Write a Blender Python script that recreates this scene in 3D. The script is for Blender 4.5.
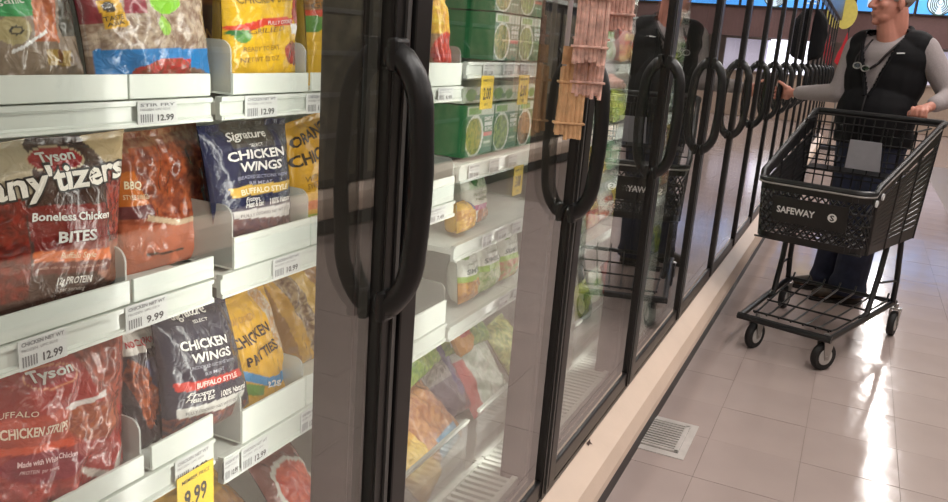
import bpy, bmesh, math, random
import numpy as np
from mathutils import Vector, Matrix

for _o in list(bpy.data.objects):
    bpy.data.objects.remove(_o)
scene = bpy.context.scene
COL = scene.collection

# ---------------------------------------------------------------- camera
# glass plane of the freezer doors: X = 0; the aisle runs along +Y; the floor is Z = 0
CAM = Vector((0.51, 0.0, 1.31))
YAW, PITCH, ROLL, FPX = -0.422788, -0.254321, 0.075155, 817.5
fw = Vector((math.sin(YAW)*math.cos(PITCH), math.cos(YAW)*math.cos(PITCH), math.sin(PITCH)))
rt = fw.cross(Vector((0, 0, 1))).normalized()
up = rt.cross(fw)
rt2 = rt*math.cos(ROLL) + up*math.sin(ROLL)
up2 = up*math.cos(ROLL) - rt*math.sin(ROLL)
cd = bpy.data.cameras.new('camera')
cd.sensor_width = 36.0
cd.lens = FPX*36.0/948.0
cd.clip_start = 0.02
cam = bpy.data.objects.new('camera', cd)
COL.objects.link(cam)
mw = Matrix((rt2, up2, -fw)).transposed().to_4x4()
mw.translation = CAM
cam.matrix_world = mw
scene.camera = cam

# ---------------------------------------------------------------- world, exposure
world = bpy.data.worlds.new('store_ambient')
scene.world = world
world.use_nodes = True
world.node_tree.nodes['Background'].inputs[0].default_value = (0.9, 0.92, 1.0, 1)
world.node_tree.nodes['Background'].inputs[1].default_value = 0.05
scene.view_settings.view_transform = 'Standard'
scene.view_settings.look = 'None'
scene.view_settings.exposure = 0.0
scene.view_settings.gamma = 1.0
scene.view_settings.use_curve_mapping = False

CEIL_H = 3.6
AISLE_W = 2.5
ROW_END = 14.2
CEIL_POWER = 26.0      # watts per ceiling fixture
CASE_POWER = 3.0       # watts per freezer LED strip

# ---------------------------------------------------------------- helpers
def s2l(c):
    out = []
    for v in c[:3]:
        v = v/255.0
        out.append(v/12.92 if v <= 0.04045 else ((v+0.055)/1.055)**2.4)
    return tuple(out)

def tag(o, label, cat, group=None):
    o['label'] = label
    o['category'] = cat
    if group: o['group'] = group
    return o

def empty(name, loc=(0, 0, 0), parent=None):
    o = bpy.data.objects.new(name, None)
    o.empty_display_size = 0.1
    COL.objects.link(o)
    o.location = loc
    if parent: o.parent = parent
    return o

def wpos(o):
    v = Vector((0, 0, 0))
    while o is not None:
        v += o.location
        o = o.parent
    return v

class MB:
    """collects shapes in world coordinates; build() links them as one mesh"""
    def __init__(s): s.v = []; s.f = []
    def add(s, vs, fs):
        b = len(s.v)
        s.v += [tuple(p) for p in vs]
        s.f += [tuple(b+i for i in q) for q in fs]
        return s
    def box(s, x0, x1, y0, y1, z0, z1, bev=0.0):
        if bev > 0:
            bev = min(bev, .45*min(abs(x1-x0), abs(y1-y0), abs(z1-z0)))
            bm = bmesh.new()
            bmesh.ops.create_cube(bm, size=1)
            for v in bm.verts:
                v.co = Vector(((x0+x1)/2+v.co.x*(x1-x0), (y0+y1)/2+v.co.y*(y1-y0), (z0+z1)/2+v.co.z*(z1-z0)))
            bmesh.ops.bevel(bm, geom=bm.edges[:], offset=bev, segments=2, affect='EDGES', profile=.6)
            bm.verts.index_update()
            s.add([v.co[:] for v in bm.verts], [[v.index for v in f.verts] for f in bm.faces])
            bm.free()
            return s
        return s.add([(x0,y0,z0),(x1,y0,z0),(x1,y1,z0),(x0,y1,z0),(x0,y0,z1),(x1,y0,z1),(x1,y1,z1),(x0,y1,z1)],
                     [(0,3,2,1),(4,5,6,7),(0,1,5,4),(1,2,6,5),(2,3,7,6),(3,0,4,7)])
    def hexa(s, p):   # eight corners, bottom ring then top ring
        return s.add(p, [(0,3,2,1),(4,5,6,7),(0,1,5,4),(1,2,6,5),(2,3,7,6),(3,0,4,7)])
    def tube(s, pts, r, n=8, closed=False, ry=None, upv=None):
        pts = [Vector(p) for p in pts]
        m = len(pts)
        rs = r if isinstance(r, (list, tuple)) else [r]*m
        vs = []; prev = None
        for i, p in enumerate(pts):
            a = pts[(i-1) % m] if (i > 0 or closed) else p
            b = pts[(i+1) % m] if (i < m-1 or closed) else p
            t = (b-a).normalized()
            if upv is not None: ref = Vector(upv)
            elif prev is None: ref = Vector((0,0,1)) if abs(t.z) < .9 else Vector((1,0,0))
            else: ref = prev
            e1 = (ref - t*ref.dot(t)).normalized()
            prev = e1
            e2 = t.cross(e1)
            for k in range(n):
                an = 2*math.pi*k/n
                vs.append(p + e1*math.cos(an)*rs[i] + e2*math.sin(an)*(ry if ry else rs[i]))
        fs = []
        for i in range(m if closed else m-1):
            j = (i+1) % m
            for k in range(n):
                l = (k+1) % n
                fs.append((i*n+k, i*n+l, j*n+l, j*n+k))
        if not closed:
            fs.append(tuple(range(n-1, -1, -1)))
            fs.append(tuple((m-1)*n+k for k in range(n)))
        return s.add(vs, fs)
    def prism(s, poly, axis, a, b):  # poly: 2D outline, extruded along 'x'/'y'/'z' from a to b
        n = len(poly)
        def pt(q, w):
            return {'x': (w, q[0], q[1]), 'y': (q[0], w, q[1]), 'z': (q[0], q[1], w)}[axis]
        vs = [pt(q, a) for q in poly]+[pt(q, b) for q in poly]
        fs = [tuple(range(n)), tuple(range(2*n-1, n-1, -1))]+[(i, n+i, n+(i+1) % n, (i+1) % n) for i in range(n)]
        return s.add(vs, fs)
    def lathe(s, prof, c, axis=(0,0,1), n=16):   # prof: (radius, height along axis)
        ax = Vector(axis).normalized()
        e1 = ax.orthogonal().normalized(); e2 = ax.cross(e1)
        c = Vector(c); vs = []
        for r, h in prof:
            for k in range(n):
                an = 2*math.pi*k/n
                vs.append(c+ax*h+(e1*math.cos(an)+e2*math.sin(an))*r)
        fs = [(i*n+k, i*n+(k+1) % n, (i+1)*n+(k+1) % n, (i+1)*n+k) for i in range(len(prof)-1) for k in range(n)]
        fs += [tuple(range(n-1, -1, -1)), tuple((len(prof)-1)*n+k for k in range(n))]
        return s.add(vs, fs)
    def build(s, name, mat, parent=None, smooth=False, origin=None):
        o0 = wpos(parent) if parent else (Vector(origin) if origin else None)
        if o0 is None:
            a = np.array(s.v); lo = a.min(0); hi = a.max(0)
            o0 = Vector(((lo[0]+hi[0])/2, (lo[1]+hi[1])/2, lo[2]))
        me = bpy.data.meshes.new(name)
        me.from_pydata([(x-o0[0], y-o0[1], z-o0[2]) for x, y, z in s.v], [], s.f)
        bm = bmesh.new(); bm.from_mesh(me)
        bmesh.ops.recalc_face_normals(bm, faces=bm.faces)
        bm.to_mesh(me); bm.free()
        if smooth:
            me.polygons.foreach_set('use_smooth', [True]*len(me.polygons))
            me.set_sharp_from_angle(angle=math.radians(40))
        if mat: me.materials.append(mat)
        o = bpy.data.objects.new(name, me)
        COL.objects.link(o)
        if parent: o.parent = parent
        else: o.location = o0
        return o

def copy_tree(o, parent=None):
    c = o.copy(); COL.objects.link(c)
    if parent: c.parent = parent
    for ch in list(o.children): copy_tree(ch, c)
    return c

# ---------------------------------------------------------------- materials
def mat(name, col, rough=0.5, metal=0.0, var=0.06, vscale=20.0, bump=0.0, bscale=80.0, coat=0.0, emit=None, estr=0.0, spec=None, alpha=None):
    m = bpy.data.materials.new(name); m.use_nodes = True
    nt = m.node_tree; b = nt.nodes['Principled BSDF']
    c = s2l(col)
    tc = nt.nodes.new('ShaderNodeTexCoord')
    nz = nt.nodes.new('ShaderNodeTexNoise'); nz.inputs['Scale'].default_value = vscale; nz.inputs['Detail'].default_value = 4
    nt.links.new(tc.outputs['Object'], nz.inputs['Vector'])
    rp = nt.nodes.new('ShaderNodeValToRGB')
    rp.color_ramp.elements[0].position = .3; rp.color_ramp.elements[1].position = .7
    rp.color_ramp.elements[0].color = tuple(max(0, x*(1-var)) for x in c)+(1,)
    rp.color_ramp.elements[1].color = tuple(min(1, x*(1+var)) for x in c)+(1,)
    nt.links.new(nz.outputs['Fac'], rp.inputs['Fac'])
    nt.links.new(rp.outputs['Color'], b.inputs['Base Color'])
    b.inputs['Roughness'].default_value = rough
    b.inputs['Metallic'].default_value = metal
    if coat: b.inputs['Coat Weight'].default_value = coat; b.inputs['Coat Roughness'].default_value = .08
    if spec is not None: b.inputs['Specular IOR Level'].default_value = spec
    if alpha is not None: b.inputs['Alpha'].default_value = alpha
    if bump:
        n2 = nt.nodes.new('ShaderNodeTexNoise'); n2.inputs['Scale'].default_value = bscale
        nt.links.new(tc.outputs['Object'], n2.inputs['Vector'])
        bp = nt.nodes.new('ShaderNodeBump'); bp.inputs['Strength'].default_value = bump; bp.inputs['Distance'].default_value = .01
        nt.links.new(n2.outputs['Fac'], bp.inputs['Height']); nt.links.new(bp.outputs['Normal'], b.inputs['Normal'])
    if emit:
        b.inputs['Emission Color'].default_value = s2l(emit)+(1,)
        b.inputs['Emission Strength'].default_value = estr
    return m

def glass_mat(name, tint, r0, haze=0.0, double=False):
    """clear pane: lets light through, mirrors by angle (Schlick)"""
    m = bpy.data.materials.new(name); m.use_nodes = True
    nt = m.node_tree; nt.nodes.clear()
    out = nt.nodes.new('ShaderNodeOutputMaterial')
    tr = nt.nodes.new('ShaderNodeBsdfTransparent'); tr.inputs[0].default_value = tint+(1,)
    gl = nt.nodes.new('ShaderNodeBsdfGlossy'); gl.inputs['Roughness'].default_value = 0.0
    gl.inputs[0].default_value = (.95, .95, .95, 1)
    ge = nt.nodes.new('ShaderNodeNewGeometry')
    dt = nt.nodes.new('ShaderNodeVectorMath'); dt.operation = 'DOT_PRODUCT'
    nt.links.new(ge.outputs['Incoming'], dt.inputs[0]); nt.links.new(ge.outputs['Normal'], dt.inputs[1])
    def mth(op, a, b=None):
        n = nt.nodes.new('ShaderNodeMath'); n.operation = op
        for i, x in enumerate((a, b)):
            if x is None: continue
            if isinstance(x, (int, float)): n.inputs[i].default_value = x
            else: nt.links.new(x, n.inputs[i])
        return n.outputs[0]
    ab = mth('ABSOLUTE', dt.outputs['Value'])
    p = mth('POWER', mth('SUBTRACT', 1.0, ab), 4.2)
    F = mth('ADD', mth('MULTIPLY', p, 1-r0), r0)
    if double: F = mth('DIVIDE', mth('MULTIPLY', F, 2.0), mth('ADD', F, 1.0))   # two surfaces of one sheet
    mx = nt.nodes.new('ShaderNodeMixShader')
    nt.links.new(F, mx.inputs[0]); nt.links.new(tr.outputs[0], mx.inputs[1]); nt.links.new(gl.outputs[0], mx.inputs[2])
    last = mx
    if haze:
        df = nt.nodes.new('ShaderNodeBsdfDiffuse'); df.inputs[0].default_value = (.8, .8, .8, 1)
        m2 = nt.nodes.new('ShaderNodeMixShader'); m2.inputs[0].default_value = haze
        nt.links.new(mx.outputs[0], m2.inputs[1]); nt.links.new(df.outputs[0], m2.inputs[2]); last = m2
    nt.links.new(last.outputs[0], out.inputs[0])
    return m

def print_mat(name, rough=.22, bump=.35, bscale=45.0, coat=.6):
    """printed film: colour comes from the 'print' attribute, creases from noise"""
    m = bpy.data.materials.new(name); m.use_nodes = True
    nt = m.node_tree; b = nt.nodes['Principled BSDF']
    at = nt.nodes.new('ShaderNodeAttribute'); at.attribute_name = 'print'
    nt.links.new(at.outputs['Color'], b.inputs['Base Color'])
    b.inputs['Roughness'].default_value = rough
    b.inputs['Coat Weight'].default_value = coat; b.inputs['Coat Roughness'].default_value = .12
    tc = nt.nodes.new('ShaderNodeTexCoord')
    n2 = nt.nodes.new('ShaderNodeTexNoise'); n2.inputs['Scale'].default_value = bscale; n2.inputs['Detail'].default_value = 3
    n2.inputs['Distortion'].default_value = 1.5
    nt.links.new(tc.outputs['Object'], n2.inputs['Vector'])
    bp = nt.nodes.new('ShaderNodeBump'); bp.inputs['Strength'].default_value = bump; bp.inputs['Distance'].default_value = .012
    nt.links.new(n2.outputs['Fac'], bp.inputs['Height']); nt.links.new(bp.outputs['Normal'], b.inputs['Normal'])
    return m

M = {}
M['black'] = mat('black_frame', (20, 19, 19), .32, var=.1)
M['handle'] = mat('black_handle', (19, 19, 20), .38, var=.08, bump=.05, bscale=300)
M['trim_grey'] = mat('grey_gasket', (74, 72, 70), .4)
M['mullion'] = mat('dark_mullion', (52, 48, 45), .5)
M['cream'] = mat('cream_bumper', (226, 203, 184), .45, var=.05, vscale=6, bump=.04)
M['kick'] = mat('dark_kick_plate', (42, 38, 36), .5)
M['case'] = mat('white_case_liner', (205, 205, 198), .5)
M['steel'] = mat('brushed_grey', (150, 150, 146), .35, metal=.6)
M['shelf'] = mat('white_shelf_enamel', (226, 230, 222), .4, var=.03)
M['rail'] = mat('price_rail_plastic', (214, 220, 212), .3, var=.03, coat=.4)
M['tray'] = mat('milky_tray_plastic', (222, 228, 220), .3, var=.03, coat=.3)
M['divider'] = mat('smoky_divider_plastic', (196, 200, 194), .25, var=.03, alpha=.62)
M['tag'] = mat('price_tag_paper', (212, 214, 212), .5, var=.03)
M['tag_yellow'] = mat('yellow_tag_paper', (240, 205, 55), .45, var=.03)
M['ink'] = mat('dark_ink', (48, 48, 52), .6)
M['ink_grey'] = mat('grey_ink', (120, 122, 124), .6)
M['film'] = print_mat('printed_film')
M['carton'] = print_mat('printed_carton', .4, .04, 30, .2)
M['glass'] = glass_mat('door_glass', (.965, .97, .96), .05, double=True)
M['clear'] = glass_mat('clear_plastic', (.93, .94, .93), .06, haze=.10)
M['led'] = mat('led_strip', (255, 255, 250), .4, emit=(255, 252, 240), estr=3.0)

INK = {}
def ink(c):
    if c not in INK: INK[c] = mat('print_ink_%d_%d_%d' % tuple(int(v) for v in c), c, .35, var=.02)
    return INK[c]

# ---------------------------------------------------------------- lettering
TXT = {}
def text_shape(s, style):
    """2D outline mesh of a line of text, x in 0..1, y in units of the cap height, plus width/cap-height"""
    k = (s, style)
    if k in TXT: return TXT[k]
    cu = bpy.data.curves.new('line', 'FONT')
    cu.body = s; cu.size = 1.0; cu.resolution_u = 2
    cu.offset = {'n': .004, 'b': .028, 'o': .065, 'i': .012}[style]
    if style == 'i': cu.shear = .3; cu.space_character = .92
    ob = bpy.data.objects.new('line', cu); COL.objects.link(ob)
    bpy.context.view_layer.update()
    me = ob.to_mesh()
    v = np.array([x.co[:2] for x in me.vertices]); f = [tuple(p.vertices) for p in me.polygons]
    ob.to_mesh_clear()
    bpy.data.objects.remove(ob); bpy.data.curves.remove(cu)
    x0, x1 = v[:, 0].min(), v[:, 0].max()
    out = (np.column_stack([(v[:, 0]-x0)/(x1-x0), v[:, 1]/.72]), f, (x1-x0)/.72)
    TXT[k] = out
    return out

def flat_text(s, style, org, ux, uy, width, height, material, parent, name='lettering'):
    """text lying in the plane org + ux*a + uy*b, fitted to width x cap height"""
    v, f, asp = text_shape(s, style)
    org, ux, uy = Vector(org), Vector(ux).normalized(), Vector(uy).normalized()
    mb = MB()
    mb.add([org+ux*(a*width)+uy*(b*height) for a, b in v], f)
    nrm = ux.cross(uy)
    o = mb.build(name, material, parent)
    return o

# ---------------------------------------------------------------- value noise for prints and creases
def vnoise(x, y, seed):
    xi = np.floor(x).astype(int); yi = np.floor(y).astype(int)
    xf = x-xi; yf = y-yi
    def h(a, b):
        n = (a*374761393+b*668265263+seed*974711) & 0x7fffffff
        n = ((n ^ (n >> 13))*1274126177) & 0x7fffffff
        return ((n ^ (n >> 16)) & 0xffff)/65535.0
    sx = xf*xf*(3-2*xf); sy = yf*yf*(3-2*yf)
    return (h(xi, yi)*(1-sx)+h(xi+1, yi)*sx)*(1-sy)+(h(xi, yi+1)*(1-sx)+h(xi+1, yi+1)*sx)*sy

def in_poly(u, v, poly):
    ins = np.zeros(u.shape, bool)
    n = len(poly)
    for i in range(n):
        x0, y0 = poly[i]; x1, y1 = poly[(i+1) % n]
        if y0 == y1: continue
        c = ((y0 > v) != (y1 > v)) & (u < (x1-x0)*(v-y0)/(y1-y0)+x0)
        ins ^= c
    return ins

class Bag:
    """pillow bag between four corner points (bl, br, tr, tl); the print faces the normal"""
    def __init__(s, corners, front=.03, back=.045, seed=1, crease=.004, seal=.05, sag=.35):
        s.c = [Vector(p) for p in corners]
        bl, br, tr, tl = s.c
        s.w = ((br-bl).length+(tr-tl).length)/2
        s.h = ((tl-bl).length+(tr-br).length)/2
        s.n = ((br-bl)+(tr-tl)).cross((tl-bl)+(tr-br)).normalized()
        s.front, s.back, s.seed, s.crease, s.seal, s.sag = front, back, seed, crease, seal, sag
        s.C = np.array([p[:] for p in s.c]); s.N = np.array(s.n[:])
    def bulge(s, u, v):
        a = np.clip(1-np.abs(2*u-1)**3.0, 0, 1)**.55
        vv = np.clip(v/(1-s.seal), 0, 1)
        b = np.clip(1-np.abs(2*vv**(1-s.sag*.6)-1)**3.2, 0, 1)**.6
        return a*b
    def surf(s, u, v, side=1, off=0.0):
        u = np.asarray(u, float); v = np.asarray(v, float)
        sd = s.seed
        wob = (vnoise(v*5+sd, v*0+sd, sd)-.5)*.05*np.sin(math.pi*np.clip(v, 0, 1))
        ue = u+wob*(1-2*np.abs(u-.5))+ (u-.5)*(-.10*np.exp(-((v-.5)/.35)**2)*0-.05*np.sin(math.pi*np.clip(v, 0, 1)))
        ve = v+(vnoise(u*6+sd*3, u*0+2.5, sd+5)-.5)*.025*v
        bl, br, tr, tl = s.C
        U = ue[..., None]; V = ve[..., None]
        p = bl*(1-U)*(1-V)+br*U*(1-V)+tr*U*V+tl*(1-U)*V
        B = s.bulge(u, v)
        cr = (vnoise(u*7+v*3+sd, v*6-u*2, sd+1)-.5)*2+(vnoise(u*15-v*6, v*13+u*5+sd, sd+2)-.5)
        edge = np.clip(np.minimum(np.minimum(u, 1-u), np.minimum(v, 1-v))*12, 0, 1)
        if side > 0:
            d = s.front*B+s.crease*cr*edge
            d = d+.0012*np.sin(v*s.h*1400)*(v > 1-s.seal*.8)
        else:
            d = -s.back*B-.002-.0012*edge
        return p+s.N*(d+off)[..., None]

def paint(base, art, U, V, w, h, seed):
    col = np.empty(U.shape+(3,)); col[:] = s2l(base)
    col *= (1+.10*(vnoise(U*9+seed, V*9, seed)-.5))[..., None]
    for it in art:
        if it[0] == 'p':
            m = in_poly(U, V, it[1]); col[m] = s2l(it[2])
        elif it[0] == 'f':
            m = in_poly(U, V, it[1])
            k = it[4]
            n = .55*vnoise(U*w*k*2.2, V*h*k*2.2, seed+3)+.45*vnoise(U*w*k*5, V*h*k*5, seed+4)
            n = np.clip((n-.32)*2.6, 0, 1)[..., None]
            c = np.array(s2l(it[2]))*n+np.array(s2l(it[3]))*(1-n)
            col[m] = c[m]
    return col

def grid_faces(nu, nv, flip=False, base=0):
    i = np.arange(nu-1)[:, None]; j = np.arange(nv-1)[None, :]
    a = (i*nv+j).ravel(); b = ((i+1)*nv+j).ravel(); c = ((i+1)*nv+j+1).ravel(); d = (i*nv+j+1).ravel()
    q = np.column_stack([a, b, c, d])+base
    return q[:, ::-1] if flip else q

def bag_object(name, bag, base, art, parent=None, nu=90, nv=100, origin=None, material='film', seed=1):
    """the bag itself, one closed mesh with its print as a colour attribute"""
    u = np.linspace(0, 1, nu); v = np.linspace(0, 1, nv)
    U, V = np.meshgrid(u, v, indexing='ij')
    Pf = bag.surf(U, V).reshape(-1, 3)
    mu, mv = 14, 14
    Ub, Vb = np.meshgrid(np.linspace(0, 1, mu), np.linspace(0, 1, mv), indexing='ij')
    Pb = bag.surf(Ub, Vb, -1).reshape(-1, 3)
    cf = paint(base, art, U, V, bag.w, bag.h, seed).reshape(-1, 3)
    cb = np.tile(np.array(s2l(base)), (len(Pb), 1))
    P = np.vstack([Pf, Pb]); Cc = np.vstack([cf, cb])
    F = [tuple(q) for q in grid_faces(nu, nv).tolist()]+[tuple(q) for q in grid_faces(mu, mv, True, len(Pf)).tolist()]
    # rim that closes front to back along the four edges (both sheets meet at the seam)
    o0 = np.array(wpos(parent)[:]) if parent else np.array(origin if origin is not None else [P[:, 0].mean(), P[:, 1].mean(), P[:, 2].min()])
    me = bpy.data.meshes.new(name)
    me.from_pydata((P-o0).tolist(), [], F)
    at = me.attributes.new('print', 'FLOAT_COLOR', 'POINT')
    at.data.foreach_set('color', np.column_stack([Cc, np.ones(len(Cc))]).astype(np.float32).ravel())
    me.polygons.foreach_set('use_smooth', [True]*len(me.polygons))
    me.materials.append(M[material])
    o = bpy.data.objects.new(name, me); COL.objects.link(o)
    if parent: o.parent = parent
    else: o.location = o0
    return o

def bag_text(bag, s, p0, p1, hv, col, style, parent, layer=0):
    v, f, asp = text_shape(s, style)
    # split long outline edges so that the lettering follows the bulge
    d = np.array([(p1[0]-p0[0])*bag.w, (p1[1]-p0[1])*bag.h]); L = np.hypot(*d); e = d/L
    q = np.array([-e[1], e[0]])
    bm = bmesh.new()
    vs = [bm.verts.new((a, b, 0)) for a, b in v]
    for fc in f:
        try: bm.faces.new([vs[i] for i in fc])
        except ValueError: pass
    cap = hv*bag.h
    for vert in bm.verts:
        m = e*vert.co.x*L+q*vert.co.y*cap
        vert.co = Vector((p0[0]+m[0]/bag.w, p0[1]+m[1]/bag.h, 0))
    bmesh.ops.triangulate(bm, faces=bm.faces[:])
    long_e = [ed for ed in bm.edges if ed.calc_length() > .05]
    if long_e: bmesh.ops.subdivide_edges(bm, edges=long_e, cuts=2)
    bm.verts.index_update()
    a = np.array([x.co[:2] for x in bm.verts])
    fs = [tuple(x.index for x in fc.verts) for fc in bm.faces]
    bm.free()
    P = bag.surf(a[:, 0], a[:, 1], 1, .0012+.0006*layer)
    mb = MB(); mb.add(P.tolist(), fs)
    o0 = wpos(parent)
    me = bpy.data.meshes.new('lettering')
    me.from_pydata((P-np.array(o0[:])).tolist(), [], fs)
    me.materials.append(ink(col))
    o = bpy.data.objects.new('lettering', me); COL.objects.link(o); o.parent = parent
    return o

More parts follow.
